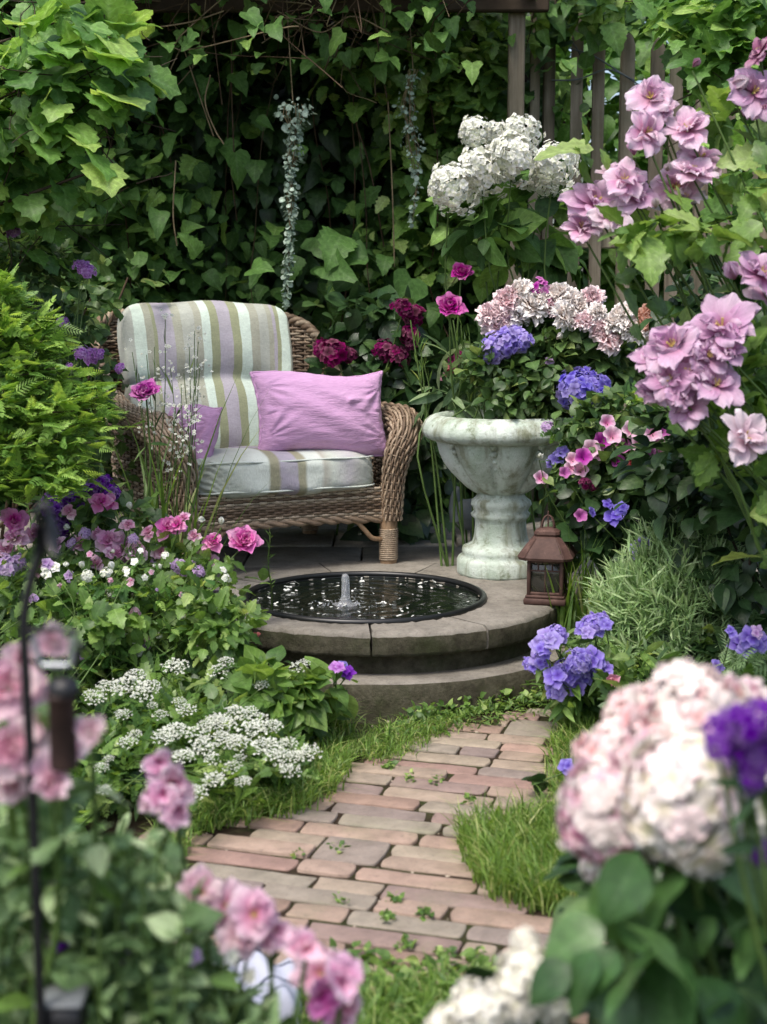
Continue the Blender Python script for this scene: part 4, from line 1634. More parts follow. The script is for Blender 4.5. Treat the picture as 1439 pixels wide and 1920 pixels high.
def f_snap(r):
    """a two-lipped ruffled bloom"""
    mb = MB()
    for i, (yaw, pit, L, w) in enumerate([(-.45, 70, .55, .5), (.45, 70, .55, .5), (2.4, 30, .5, .5), (3.14, 18, .52, .55), (3.9, 30, .5, .5), (0, 80, .42, .5), (2.0, 62, .36, .4), (4.3, 62, .36, .4)]):
        P, F, t = petal(L, w, math.radians(pit + r.normal(0, 6)), yaw + r.normal(0, .12), r, 6, 5, .6, -.3, .06, 0, .02)
        mb.add(P, F, t, r.random())
    P, F, t = petal(.3, .34, math.radians(55), 3.14, r, 5, 4, .9, -.6, .02, .05, .05)
    mb.add(P, F, t * .5, r.random())
    return mb


def f_bud(r):
    mb = MB()
    for i in range(5):
        P, F, t = petal(.8, .5, math.radians(80 + r.normal(0, 5)), i * 2.4, r, 5, 4, .8, .25, .02, 0, .05)
        mb.add(P, F, t, r.random())
    return mb


GEN = {'rose': lambda r: f_rose(r), 'peony': lambda r: f_rose(r, 34, .66, .5, 1.15, .035), 'pom': lambda r: f_pom(r), 'ran': lambda r: f_rose(r, 32, .72, .5, 1.0, .03), 'cup': lambda r: f_rose(r, 9, .5, .5, 1.15, .05),
       'open': lambda r: f_rose(r, 13, .98, .5, 1.1, .05), 'hib': f_hib,
       'phlox': lambda r: f_cluster(r, 30, 5, .40, .45, 1.0, 3, 2, .15, .5),
       'dense': lambda r: f_cluster(r, 60, 5, .28, .5, 1.15, 3, 2, .12, .5),
       'hyd': lambda r: f_hyd(r),
       'ball': lambda r: f_cluster(r, 110, 4, .21, .5, 1.6, 3, 2, .06, .62),
       'verb': lambda r: f_cluster(r, 22, 5, .36, .3, .8, 3, 2, .12, .5),
       'one': lambda r: _one(r), 'umbel': f_umbel, 'pan': f_panicle, 'lace': lambda r: f_dome(r), 'trump': f_trumpet, 'snap': f_snap, 'bud': f_bud}


def _one(r):
    mb = MB()
    for k in range(2):
        t = floret(r, 5, .5, .5, (0, 25), 5, 4, .05)
        mb.add(t.v * (1 - .4 * k) + np.array([.12 * k, .1 * k, .08 * k]), t.f, t.rad, r.random())
    return mb


MP = {}


def pm(key):
    if key in MP:
        return MP[key]
    d = {
        'hib': ((0.40, 0.10, 0.22), (0.62, 0.36, 0.54), (0.74, 0.55, 0.70)),
        'hiblight': ((0.55, 0.20, 0.32), (0.74, 0.46, 0.62), (0.85, 0.70, 0.80)),
        'hibdeep2': ((0.36, 0.09, 0.20), (0.55, 0.28, 0.46), (0.68, 0.46, 0.63)),
        'hibpale': ((0.48, 0.24, 0.32), (0.70, 0.52, 0.60), (0.80, 0.70, 0.75)),
        'hibdeep': ((0.28, 0.08, 0.14), (0.44, 0.19, 0.30), (0.56, 0.34, 0.46)),
        'cream': ((0.90, 0.68, 0.60), (0.92, 0.82, 0.76), (0.93, 0.90, 0.87)),
        'blush': ((0.84, 0.42, 0.48), (0.90, 0.62, 0.66), (0.93, 0.82, 0.82)),
        'peach': ((0.60, 0.22, 0.12), (0.72, 0.38, 0.26), (0.78, 0.54, 0.42)),
        'rosep': ((0.62, 0.13, 0.24), (0.72, 0.26, 0.38), (0.82, 0.48, 0.56)),
        'magenta': ((0.36, 0.02, 0.18), (0.58, 0.06, 0.35), (0.72, 0.20, 0.52)),
        'orchid': ((0.30, 0.04, 0.26), (0.52, 0.10, 0.42), (0.66, 0.24, 0.55)),
        'bright': ((0.56, 0.07, 0.30), (0.76, 0.18, 0.50), (0.84, 0.40, 0.68)),
        'pink': ((0.66, 0.20, 0.40), (0.82, 0.42, 0.62), (0.88, 0.66, 0.79)),
        'softpink': ((0.66, 0.18, 0.34), (0.82, 0.44, 0.60), (0.88, 0.68, 0.77)),
        'pale': ((0.64, 0.26, 0.36), (0.80, 0.50, 0.60), (0.87, 0.71, 0.77)),
        'lilac': ((0.36, 0.20, 0.44), (0.54, 0.36, 0.62), (0.68, 0.54, 0.75)),
        'violet': ((0.10, 0.055, 0.36), (0.22, 0.16, 0.62), (0.36, 0.31, 0.76)),
        'peri': ((0.17, 0.10, 0.42), (0.30, 0.22, 0.66), (0.47, 0.40, 0.80)),
        'purple': ((0.07, 0.012, 0.16), (0.17, 0.035, 0.36), (0.30, 0.10, 0.52)),
        'verb': ((0.28, 0.08, 0.34), (0.48, 0.20, 0.58), (0.64, 0.38, 0.73)),
        'wine': ((0.05, 0.004, 0.02), (0.14, 0.012, 0.06), (0.30, 0.04, 0.15)),
        'red': ((0.22, 0.02, 0.03), (0.42, 0.06, 0.08), (0.55, 0.16, 0.16)),
        'white': ((0.50, 0.55, 0.36), (0.80, 0.82, 0.72), (0.86, 0.87, 0.82)),
        'panic': ((0.70, 0.73, 0.50), (0.88, 0.88, 0.79), (0.92, 0.92, 0.89)),
        'hydw': ((0.62, 0.62, 0.36), (0.82, 0.76, 0.67), (0.86, 0.82, 0.79)),
        'hydc': ((0.66, 0.68, 0.42), (0.82, 0.79, 0.68), (0.86, 0.84, 0.78)),
        'hydp': ((0.66, 0.30, 0.28), (0.80, 0.56, 0.55), (0.86, 0.72, 0.72)),
        'hydpp': ((0.55, 0.20, 0.30), (0.78, 0.48, 0.56), (0.84, 0.66, 0.74)),
    }[key]
    MP[key] = petal_mat('petal_' + key, *d, rough=.75, transl=.18 if key in ('cream', 'blush', 'hydw', 'hydc', 'panic', 'hydp') else .38, alt={'hydw': ((.86, .62, .64), .78), 'hydp': ((.90, .82, .74), .45), 'hydpp': ((.86, .78, .72), .6), 'panic': ((.70, .73, .52), .8), 'pale': ((.82, .62, .66), .6)}.get(key))
    return MP[key]


M_stamen = simple('stamen', (0.55, 0.42, 0.16), .6, .2)
FM = {}


def flower_mesh(kind, color, v):
    key = (kind, color, v)
    if key not in FM:
        r = np.random.default_rng(sum(map(ord, kind)) * 7 + v * 101)
        g_ = GEN[kind](r)
        FM[key] = g_.mesh('flower', [pm(color), M_stem if kind == 'umbel' else M_stamen])
    return FM[key]


def add_flower(root, kind, color, p, size, r, face=None, name='flower'):
    o = bpy.data.objects.new(name, flower_mesh(kind, color, int(r.integers(0, 3))))
    COL.objects.link(o)
    o.parent = root
    o.location = tuple(np.asarray(p, float) - np.array(root.location))
    ax = Vector(face if face is not None else (r.normal(0, .35), -.75 + r.normal(0, .2), .6 + r.normal(0, .25)))
    qn = ax.normalized().to_track_quat('Z', 'Y')
    o.rotation_euler = (qn.to_matrix() @ Matrix.Rotation(r.uniform(0, 6.28), 3, 'Z')).to_euler()
    s = size
    o.scale = (s, s, s)
    return o


def stem_to(mb, base, tip, r, rad=.0025, bow=.06, sides=5, mat=0):
    base, tip = np.asarray(base, float), np.asarray(tip, float)
    mid = (base + tip) / 2 + r.normal(0, bow, 3) * np.array([1, 1, .2])
    mid2 = base * .25 + tip * .75 + r.normal(0, bow * .4, 3) * np.array([1, 1, .2])
    P = smooth_path([base, mid, mid2, tip], 10)
    tube(mb, P, np.linspace(rad * 1.5, rad * .8, 10), sides, .5, r.random(), mat, cap=False)
    return P


def flowering(name, label, cat, items, base, D, leaf=None, seed=0, stem=True, stem_r=.0025, group=None, low=.0, face=None, bend=.05, bw=.12):
    """a plant: stems from around `base` to every flower, leaves along them and around them
    items: (px, py, size in px, kind, colour[, depth offset]); leaf: (template, material, size, per_stem, cloud list)"""
    r = np.random.default_rng(seed)
    base = np.asarray(base, float)
    root = thing(name, label, cat, base, group)
    ms, ml = MB(), MB()
    pts = []
    for it in items:
        px_, py_, sp, kind, colr = it[:5]
        d = D + (it[5] if len(it) > 5 else r.normal(0, .03))
        p = at(px_, py_, d)
        add_flower(root, kind, colr, p, sp * d / FPX, r, face)
        b = base + np.array([r.normal(0, bw), r.normal(0, bw * .6), 0])
        if stem:
            P = stem_to(ms, b, p - np.array([0, -.005, .008]), r, stem_r, bend)
            pts.append(P)
    if stem and pts:
        ms.build('stem', M_stem, root)
    if leaf:
        tm, mat, size, per, clouds = leaf
        if pts and per:
            Q = np.vstack([P[2:-1] for P in pts])
            i = r.integers(0, len(Q), int(per * len(pts)))
            out = r.normal(0, 1, (len(i), 3)) * np.array([1, 1, .3])
            put_leaves(ml, tm, Q[i], out, size, r, .9, .1, .4)
        for (cx_, cy_, dd, rx_, ry_, rz_, n, k) in clouds:
            c0 = at(cx_, cy_, dd)
            p, o_ = clumps(n, c0, (rx_ * dd / FPX, ry_, rz_ * dd / FPX), k, r)
            p[:, 2] = np.maximum(p[:, 2], base[2] + .02)
            put_leaves(ml, tm, p, o_ + np.array([0, -.4, .3]), size, r)
        if ml.n:
            ml.build('leaves', ML[mat], root)
    return root

# ------------------------------------------------------------------ climbing vine behind and above the seat
r = np.random.default_rng(11)
vine = thing('climbing_vine', 'dense dark climbing vine covering the added fence boards and pergola behind the armchair', 'vine', (-.9, 6.8, 0))
mb = MB()
# deep layer against the boards
n = 5200
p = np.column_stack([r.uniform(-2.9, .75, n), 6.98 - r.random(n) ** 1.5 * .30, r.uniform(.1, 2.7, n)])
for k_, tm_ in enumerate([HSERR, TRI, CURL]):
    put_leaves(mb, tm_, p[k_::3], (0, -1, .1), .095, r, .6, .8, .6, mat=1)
# uneven front layer in hanging drifts
n = 5200
drift = np.column_stack([r.uniform(-2.8, .75, 54), r.uniform(6.3, 6.75, 54), np.concatenate([r.uniform(.5, 1.25, 26), r.uniform(1.2, 2.6, 28)])])
keep = ~((drift[:, 0] > -.95) & (drift[:, 0] < -.05) & (drift[:, 2] > 1.35) & (drift[:, 2] < 2.15))
drift = drift[keep]
i = r.integers(0, len(drift), n)
p = drift[i] + r.normal(0, 1, (n, 3)) * np.array([.17, .11, .16])
p = p[(p[:, 2] > .15) & (p[:, 1] > 6.05)]
hf = len(p) // 2
for k_, (tm_, s_) in enumerate([(HSERR, .072), (TRI, .08), (CURL, .075), (SERR, .08), (OV, .065)]):
    put_leaves(mb, tm_, p[k_::5], (0, -1, .15), s_, r, .85, .6, .62, .38, mat=0)
# canopy on the pergola rafters
n = 4200
p = np.column_stack([r.uniform(-2.9, .35, n), r.uniform(5.75, 7.0, n), 2.62 + r.random(n) * .22])
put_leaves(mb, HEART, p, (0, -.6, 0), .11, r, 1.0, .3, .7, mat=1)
n = 900
p = np.column_stack([r.uniform(-2.9, .35, n), r.uniform(5.7, 6.3, n), 2.66 - r.random(n) ** 1.6 * .55])
keep = r.random(n) < np.where((p[:, 0] > -1.1) & (p[:, 0] < -.2), .55, 1)
put_leaves(mb, TRI, p[keep], (0, -1, .1), .078, r, .8, .6, .5, rnd=np.clip(r.random(keep.sum()) * .6 + .4, 0, 1), mat=0)
n = 1500
p = np.vstack([np.column_stack([np.minimum(r.normal(.2, .2, n // 2), .45), r.uniform(6.25, 6.7, n // 2), r.normal(2.25, .17, n // 2)]), np.column_stack([np.minimum(r.normal(.3, .16, n - n // 2), .5), r.uniform(6.3, 6.7, n - n // 2), r.uniform(1.3, 2.3, n - n // 2)])])
put_leaves(mb, SERR, p, (0, -1, .15), .085, r, .9, .4, .6, mat=2)
n = 1500
i = r.integers(0, len(drift), n)
p = drift[i] + r.normal(0, 1, (n, 3)) * np.array([.2, .1, .18])
p = p[(p[:, 2] > .15) & (p[:, 1] > 6.05)]
put_leaves(mb, ROUND, p, (0, -1, .2), .075, r, .9, .6, .5, mat=0)
p = np.array([at(a, b, 6.3) for a, b in zip(r.uniform(985, 1215, 70), np.abs(r.normal(0, 38, 70)) - 10)])
put_leaves(mb, OV, p, (0, -1, -.1), .075, r, .8, .5, .6, mat=2)
# large leaves low behind the chair
big = [(640, 440, 95), (690, 480, 80), (590, 445, 75), (510, 490, 75), (620, 492, 95), (505, 440, 60), (370, 480, 60), (385, 510, 50), (330, 510, 55), (215, 552, 50), (340, 440, 60), (440, 285, 70), (480, 300, 55), (410, 280, 50),
       (770, 520, 95), (725, 480, 50), (300, 395, 60), (330, 250, 60), (335, 180, 50), (455, 45, 70), (440, 140, 50), (560, 480, 60), (655, 500, 70), (470, 505, 60), (780, 330, 50), (480, 225, 40), (620, 70, 55), (700, 85, 50), (370, 120, 45), (385, 145, 40), (505, 15, 60), (560, 30, 40)]
p = np.array([at(a, b, 6.15 + .12 * math.sin(a)) for a, b, s in big])
sz = np.array([s for _, _, s in big]) * 6.15 / FPX
d = norm(np.column_stack([r.normal(0, .9, len(big)), r.normal(-.55, .3, len(big)), r.normal(-.35, .4, len(big))]))
nn = norm(np.column_stack([r.normal(0, .45, len(big)), r.normal(-.7, .25, len(big)), np.full(len(big), .75)]))
for k_, tm_ in enumerate([HSERR, CURL, TRI]):
    mb.scatter(tm_, p[k_::3], frames(d, nn)[k_::3], sz[k_::3] * [.85, .85, .95][k_], r.uniform(.3, .8, len(p[k_::3])), 0)
mb.build('leaves', [ML['vine'], ML['vshade'], ML['fresh']], vine)
mb = MB()
for k in range(30):
    x, y = r.uniform(-2.8, .6), r.uniform(6.2, 6.9)
    P = [(x, y, 2.7)]
    z = 2.7
    lo = r.uniform(.4, 2.0)
    while z > lo:
        z -= r.uniform(.2, .4)
        x += r.normal(0, .05)
        P.append((x, y + r.normal(0, .03), z))
    if len(P) > 2:
        tube(mb, smooth_path(P, len(P) * 5), r.uniform(.0015, .004), 5, 0, r.random(), 0, cap=False)
for pts in ([(728, 190, 6.2), (735, 330, 6.2), (738, 420, 6.2), (740, 500, 6.2)], [(395, 140, 6.1), (385, 190, 6.1), (402, 240, 6.1), (420, 270, 6.1)], [(300, 50, 6.0), (360, 40, 6.0), (420, 20, 6.0)],
            [(520, 20, 6.0), (600, 60, 6.0), (660, 30, 6.0), (730, 60, 6.0)], [(330, 300, 6.1), (325, 400, 6.1), (332, 460, 6.1)]):
    tube(mb, smooth_path([at(*q_) for q_ in pts], 24), .003, 6, 0, .5, 1)
for k in range(110):          # tangle of dry twigs under the canopy
    a = np.array([r.uniform(-2.4, .3), r.uniform(5.9, 6.3), r.uniform(2.25, 2.62)])
    P = smooth_path([a, a + r.normal(0, .12, 3), a + r.normal(0, .16, 3), a + r.normal(0, .18, 3)], 14)
    tube(mb, P, r.uniform(.0014, .003), 4, 0, r.random(), int(r.random() < .4), cap=False)
mb.build('stem', [M_twig, M_tan], vine)

# silver trailing plants hanging from the pergola
def trailing(label, path, wid, n, seed, lsize):
    r = np.random.default_rng(seed)
    P = smooth_path([at(*q_) for q_ in path], 80)
    root = thing('trailing_plant', label, 'hanging plant', P[0], 'silver trailing plants hanging from the pergola')
    mb, ms = MB(), MB()
    t = r.random(n) ** 1.1
    w = np.interp(t, wid[0], wid[1])
    i = (t * 79).astype(int)
    th = r.uniform(0, 6.3, n)
    rr = w * np.sqrt(r.random(n))
    p = P[i] + np.column_stack([rr * np.cos(th), rr * np.sin(th) * .8, r.normal(0, .012, n)])
    put_leaves(mb, ROUND, p, np.column_stack([np.cos(th), np.sin(th) - .5, 0 * th]), lsize, r, .5, .5, .6)
    mb.build('leaves', ML['silver'], root)
    for k in range(6):
        a = P + np.column_stack([np.interp(np.linspace(0, 1, 80), wid[0], wid[1]) * .5 * math.cos(k), np.interp(np.linspace(0, 1, 80), wid[0], wid[1]) * .5 * math.sin(k), np.zeros(80)])
        tube(ms, a[: 80 - 7 * k], .0016, 4, 0, .6, cap=False)
    tube(ms, smooth_path([P[0] + np.array([-.04, .1, .75]), P[0] + np.array([-.02, .05, .3]), P[0]], 12), .002, 4, cap=False)
    ms.build('stem', M_tan, root)
    return root


trailing('long silvery green trailing plant tapering to a thin tail above the armchair back', [(550, 195, 5.95), (552, 260, 5.95), (545, 330, 5.95), (545, 420, 5.95), (540, 500, 5.95), (536, 575, 5.95)],
         ([0, .06, .12, .2, .28, .34, .42, .5, .56, .62, .7, 1], [.07, .085, .045, .02, .045, .028, .012, .032, .016, .006, .014, .004]), 620, 3, .017)
trailing('shorter dull silver trailing plant hanging left of the white hydrangea', [(775, 130, 6.1), (765, 190, 6.1), (770, 250, 6.1), (780, 320, 6.1), (770, 430, 6.1)],
         ([0, .12, .3, .4, .6, .75, 1], [.04, .02, .06, .02, .05, .02, .01]), 200, 4, .016)

# ------------------------------------------------------------------ foliage behind the picket fence and the tree above
r = np.random.default_rng(12)
hb = thing('tall_shrub', 'bright yellow green leafy shrub growing behind the picket fence', 'shrub', (1.35, 7.3, 0))
mb = MB()
p, o_ = clumps(5600, (1.4, 7.45, 1.8), (1.5, .55, 1.7), 80, r, .2)
put_leaves(mb, OV, p, o_ + np.array([0, -.6, .2]), .12, r, .8, .5, .5)
mb.build('leaves', ML['lime'], hb)
mb = MB()
for k in range(14):
    b = np.array([1.35 + r.normal(0, .3), 7.35, 0])
    stem_to(mb, b, np.array([1.35 + r.normal(0, .7), 7.35 + r.normal(0, .2), r.uniform(1.6, 2.7)]), r, .009, .1)
mb.build('stem', M_bark, hb)
back = thing('garden_hedge', 'tall dark green hedge closing the garden behind the fence and the added boards', 'hedge', (0, 9.4, 0))
mb = MB()
n = 8500
p = np.column_stack([r.uniform(-5, 5.5, n), 9.4 + r.normal(0, .25, n), r.uniform(.1, 5.2, n)])
put_leaves(mb, OV, p, (0, -1, .3), .17, r, .8, .4, .5)
mb.build('leaves', ML['fresh'], back)
mb = MB()
for x in np.arange(-4.5, 5.2, .8):
    tube(mb, [(x, 9.5, 0), (x + .05, 9.5, 2), (x, 9.5, 3.6)], .04, 8)
mb.build('trunk', M_bark, back)

tr = thing('overhanging_tree', 'light green maple like branches hanging over the top of the picket fence', 'tree', (2.15, 6.0, 0))
r = np.random.default_rng(13)
mb, ms = MB(), MB()
tube(ms, smooth_path([(2.15, 6.0, 0), (2.12, 6.0, 1), (2.0, 5.95, 1.9), (1.85, 5.9, 2.7)], 20), np.linspace(.06, .03, 20), 10)
for (a, b, dd, n_) in [(1330, 20, 5.5, 60), (1370, 40, 5.4, 95), (1420, 120, 5.3, 85), (1370, 100, 5.5, 50), (1270, -10, 5.6, 14), (1400, 200, 5.3, 60), (1350, 150, 5.4, 16), (1430, 20, 5.4, 85), (1420, 300, 5.1, 40)]:
    c0 = at(a, b, dd)
    stem_to(ms, (2.0, 5.95, 1.9), c0, r, .006, .06)
    for s in range(3):
        c1 = c0 + r.normal(0, .1, 3)
        stem_to(ms, c0, c1, r, .0025, .02)
    p, o_ = clumps(n_, c0, (.22, .2, .15), 6, r, .35)
    put_leaves(mb, LOBE, p, o_ + np.array([0, -.6, .1]), .105, r, .9, .35, .5)
mb.build('crown', ML['lime'], tr)
ms.build('trunk', M_bark, tr)

# ------------------------------------------------------------------ leafy tree top left
r = np.random.default_rng(14)
tl = thing('leafy_sapling', 'sapling with large lobed yellow green leaves reaching in at the upper left', 'tree', (-1.75, 4.9, 0))
mb, ms = MB(), MB()
tube(ms, smooth_path([(-1.75, 4.9, 0), (-1.72, 4.9, .9), (-1.62, 4.85, 1.7), (-1.5, 4.8, 2.4)], 20), np.linspace(.035, .014, 20), 9)
for (a, b, dd, n_, sc) in [(60, 60, 4.7, 60, .9), (150, 40, 4.8, 45, .8), (190, 110, 4.6, 42, 1.0), (100, 150, 4.6, 60, .9), (30, 170, 4.6, 55, .9), (150, 200, 4.6, 55, .8), (60, 260, 4.7, 65, .8), (150, 290, 4.7, 40, .8),
                           (205, 310, 4.55, 10, .7), (30, 350, 4.7, 60, .8), (110, 350, 4.8, 45, .8), (20, 430, 4.9, 35, .8), (215, 45, 5.0, 26, .7), (-40, 250, 4.6, 70, 1)]:
    c0 = at(a, b, dd)
    s0 = np.array([-1.68, 4.87, max(.9, c0[2] - .25)])
    stem_to(ms, s0, c0, r, .005, .05)
    p, o_ = clumps(n_, c0, (.15, .16, .13), 5, r, .4)
    put_leaves(mb, GRAPE if sc > .7 else BROAD, p, o_ + np.array([.35, -.55, 0]), .092 * sc, r, .9, .3, .55)
    for q_ in range(5):
        stem_to(ms, c0 + r.normal(0, .05, 3), c0 + r.normal(0, .13, 3), r, .0016, .02)
for (a, b, s) in [(215, 85, 85), (210, 130, 80), (232, 150, 55), (200, 180, 75), (215, 195, 80), (185, 300, 70), (200, 325, 75), (130, 95, 60), (180, 60, 65), (45, 60, 80), (95, 115, 70), (150, 250, 60), (75, 245, 60), (160, 275, 55), (95, 290, 60), (222, 110, 70)]:
    p = at(a - 12, b - 14, 4.45)[None]
    put_leaves(mb, GRAPE, p, (.5, -.7, -.1), s * 4.45 / FPX * 1.05, r, 1.0, .3, .25, .1, np.array([r.uniform(.6, 1)]))
mb.build('crown', ML['lime'], tl)
ms.build('trunk', M_bark, tl)

# left mid: viburnum-like filler under the sapling and verbena
r = np.random.default_rng(15)
sh = thing('border_shrub', 'dull green small leaved shrub filling the corner left of the armchair', 'shrub', (-1.7, 5.2, 0))
mb, ms = MB(), MB()
for (a, b, dd, n_) in [(40, 470, 5.0, 150), (90, 520, 5.0, 150), (130, 600, 5.1, 130), (60, 620, 5.0, 150), (150, 690, 5.15, 120), (100, 740, 5.1, 140), (160, 790, 5.2, 120), (120, 860, 5.1, 120), (200, 880, 5.3, 60), (10, 800, 5, 140), (240, 520, 5.6, 30), (170, 560, 5.4, 60)]:
    c0 = at(a, b, dd)
    stem_to(ms, (-1.6 + r.normal(0, .1), 5.25, 0), c0, r, .005, .06)
    p, o_ = clumps(n_, c0, (.14, .14, .12), 7, r, .35)
    put_leaves(mb, OV, p, o_ + np.array([.2, -.5, .3]), .045, r, .9, .1, .5)
mb.build('leaves', ML['mid'], sh)
ms.build('stem', M_twig, sh)

# bright feathery conifer
r = np.random.default_rng(16)
cf = thing('conifer_shrub', 'feathery bright yellow green conifer shrub at the left edge beside the armchair', 'shrub', (-1.25, 4.25, 0))
mb, ms = MB(), MB()
trunk = smooth_path([(-1.3, 4.3, 0), (-1.3, 4.28, .5), (-1.28, 4.25, 1.1)], 12)
tube(ms, trunk, np.linspace(.03, .008, 12), 8)
tips = [(25, 545, 4.2), (60, 575, 4.2), (95, 610, 4.2), (80, 640, 4.15), (20, 620, 4.1), (130, 650, 4.2), (110, 690, 4.1), (160, 720, 4.15), (60, 700, 4.05), (215, 765, 4.1), (185, 745, 4.1), (190, 790, 4.05), (140, 770, 4.0), (80, 760, 4.0),
        (170, 830, 4.0), (155, 870, 4.0), (120, 830, 4.0), (60, 830, 3.98), (160, 895, 4.05), (110, 890, 4.0), (30, 900, 4.0), (20, 760, 4.0), (0, 680, 4.1), (50, 860, 4.0), (130, 905, 4.0), (-40, 640, 4.1), (-40, 800, 4.0)]
for a, b, dd in tips:
    tip = at(a, b, dd)
    z0 = float(np.clip(tip[2] - .12, .15, 1.05))
    s0 = np.array([-1.29, 4.28, z0])
    P = smooth_path([s0, s0 * .5 + tip * .5 + np.array([0, 0, .03]), tip], 26)
    tube(ms, P, np.linspace(.005, .0015, 26), 4, cap=False)
    dirn = norm(P[-1] - P[0])
    for k in range(95):
        i = int(25 * (r.random() ** .6))
        lat = norm(dirn * .8 + r.normal(0, .55, 3) * np.array([1, 1, .55]) + np.array([0, -.15, .05]))
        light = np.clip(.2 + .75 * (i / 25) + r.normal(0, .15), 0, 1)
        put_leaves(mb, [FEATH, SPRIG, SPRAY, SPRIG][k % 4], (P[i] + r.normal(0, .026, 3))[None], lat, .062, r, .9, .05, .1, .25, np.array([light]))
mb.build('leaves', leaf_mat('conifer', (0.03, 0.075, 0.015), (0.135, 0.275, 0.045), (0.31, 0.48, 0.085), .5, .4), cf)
ms.build('trunk', M_bark, cf)

# ------------------------------------------------------------------ white panicle hydrangea
flowering('white_hydrangea', 'white panicle hydrangea with cone heads leaning in front of the fence post', 'hydrangea',
          [(845, 348, 112, 'lace', 'panic', -.03), (902, 318, 112, 'lace', 'panic', .02), (962, 292, 122, 'lace', 'panic', -.02), (1040, 305, 100, 'lace', 'panic'), (890, 247, 78, 'lace', 'panic', .18), (978, 247, 84, 'lace', 'panic', .16), (1020, 335, 74, 'lace', 'panic', .06), (932, 250, 62, 'lace', 'panic', .2)],
          (.55, 5.6, PZ), 5.2, (BROAD, 'vine', .10, 3, [(940, 420, 5.35, 90, .15, 70, 60, 8), (1010, 440, 5.5, 90, .15, 90, 60, 8), (860, 420, 5.4, 50, .15, 50, 14, 4)]), 21, True, .0032, None, 0, (-.55, -.6, .45), .08)

# ------------------------------------------------------------------ pink rose of sharon on the right
hib = [(1222, 185, 95), (1210, 250, 95), (1290, 245, 95), (1312, 300, 100), (1268, 352, 105), (1300, 325, 90), (1172, 340, 95), (1115, 385, 120), (1092, 430, 85), (1195, 372, 80), (1150, 330, 60), (1285, 375, 80), (1240, 212, 70), (1145, 410, 80),
       (1355, 618, 145), (1262, 652, 120), (1222, 680, 85), (1292, 692, 120), (1232, 738, 90), (1342, 725, 115), (1290, 765, 95), (1325, 670, 95), (1258, 712, 95), (1310, 640, 90), (1275, 740, 70), (1365, 660, 80)]
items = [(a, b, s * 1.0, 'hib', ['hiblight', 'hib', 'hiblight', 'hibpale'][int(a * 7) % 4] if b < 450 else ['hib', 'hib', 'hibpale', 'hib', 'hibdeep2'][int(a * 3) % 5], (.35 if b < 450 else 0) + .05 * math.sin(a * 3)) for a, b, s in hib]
items += [(1428, 100, 75, 'hib', 'hibdeep', .3), (1412, 175, 110, 'hib', 'hib', .3), (1432, 200, 80, 'hib', 'hibdeep', .3), (1428, 515, 105, 'hib', 'hib', .05), (1378, 522, 60, 'bud', 'hib', .05), (1395, 822, 110, 'hib', 'hibpale', -.15),
          (1370, 165, 50, 'bud', 'hibpale', .3), (1252, 320, 30, 'bud', 'hibpale', .3), (1230, 390, 28, 'bud', 'hibpale', .3), (1440, 560, 90, 'hib', 'hib', .1), (1300, 125, 26, 'bud', 'hibdeep', .3), (1190, 290, 45, 'bud', 'hib', .35)]
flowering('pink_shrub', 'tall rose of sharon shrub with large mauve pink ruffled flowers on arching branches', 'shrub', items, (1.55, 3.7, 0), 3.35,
          (SERR, 'fresh', .085, 3, [(1210, 440, 3.6, 80, .12, 22, 26, 5), (1300, 450, 3.5, 50, .12, 30, 20, 5), (1420, 400, 3.6, 40, .15, 90, 34, 6), (1390, 230, 3.8, 60, .12, 50, 20, 5), (1390, 740, 3.5, 60, .15, 60, 34, 7), (1330, 830, 3.5, 60, .15, 22, 18, 4),
                                    (1100, 285, 3.75, 30, .05, 12, 7, 2), (1155, 520, 3.6, 10, .04, 20, 3, 1), (1400, 690, 3.6, 50, .15, 90, 50, 7), (1425, 890, 3.6, 30, .2, 40, 14, 4)]), 22, True, .0034, None, 0, None, .06)
r = np.random.default_rng(221)
us = thing('dark_shrub', 'dark green leafy shrub in the shade under the pink flowering branches', 'shrub', (1.45, 4.2, 0))
mb, ms = MB(), MB()
for (a, b, dd, n_) in [(1330, 790, 4.05, 110), (1410, 760, 4.0, 100), (1290, 850, 4.2, 90), (1390, 870, 4.0, 130), (1430, 950, 3.9, 120), (1350, 940, 4.15, 120), (1420, 650, 4.05, 90), (1250, 930, 4.35, 80), (1420, 1040, 4.1, 80), (1330, 560, 4.4, 60), (1400, 560, 4.3, 60)]:
    c0 = at(a, b, dd)
    stem_to(ms, (1.45 + r.normal(0, .05), 4.3, 0), c0, r, .004, .05)
    p, o_ = clumps(n_, c0, (.15, .14, .12), 7, r, .4)
    put_leaves(mb, OV, p, o_ + np.array([-.1, -.5, .3]), .065, r, .9, .2, .5)
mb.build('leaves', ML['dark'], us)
ms.build('stem', M_bark, us)

# ------------------------------------------------------------------ flowers in the urn
un = [(932, 602, 62, 'pom', 'blush'), (952, 565, 56, 'pom', 'blush'), (996, 572, 70, 'pom', 'cream'), (978, 545, 46, 'pom', 'cream'), (1048, 552, 48, 'pom', 'cream'), (1058, 592, 56, 'pom', 'cream'), (1082, 572, 52, 'pom', 'cream'),
      (1112, 558, 44, 'pom', 'blush'), (1102, 602, 40, 'pom', 'blush'), (1142, 640, 54, 'pom', 'blush'), (1150, 606, 50, 'pom', 'cream'), (1176, 612, 54, 'pom', 'cream'), (1220, 597, 58, 'pom', 'peach'), (1080, 605, 38, 'pom', 'blush'),
      (1015, 540, 34, 'verb', 'orchid'), (1025, 565, 28, 'verb', 'magenta'), (1028, 632, 18, 'bud', 'cream'), (1045, 636, 20, 'bud', 'cream'), (965, 555, 44, 'pom', 'blush'), (1120, 585, 36, 'pom', 'cream')]
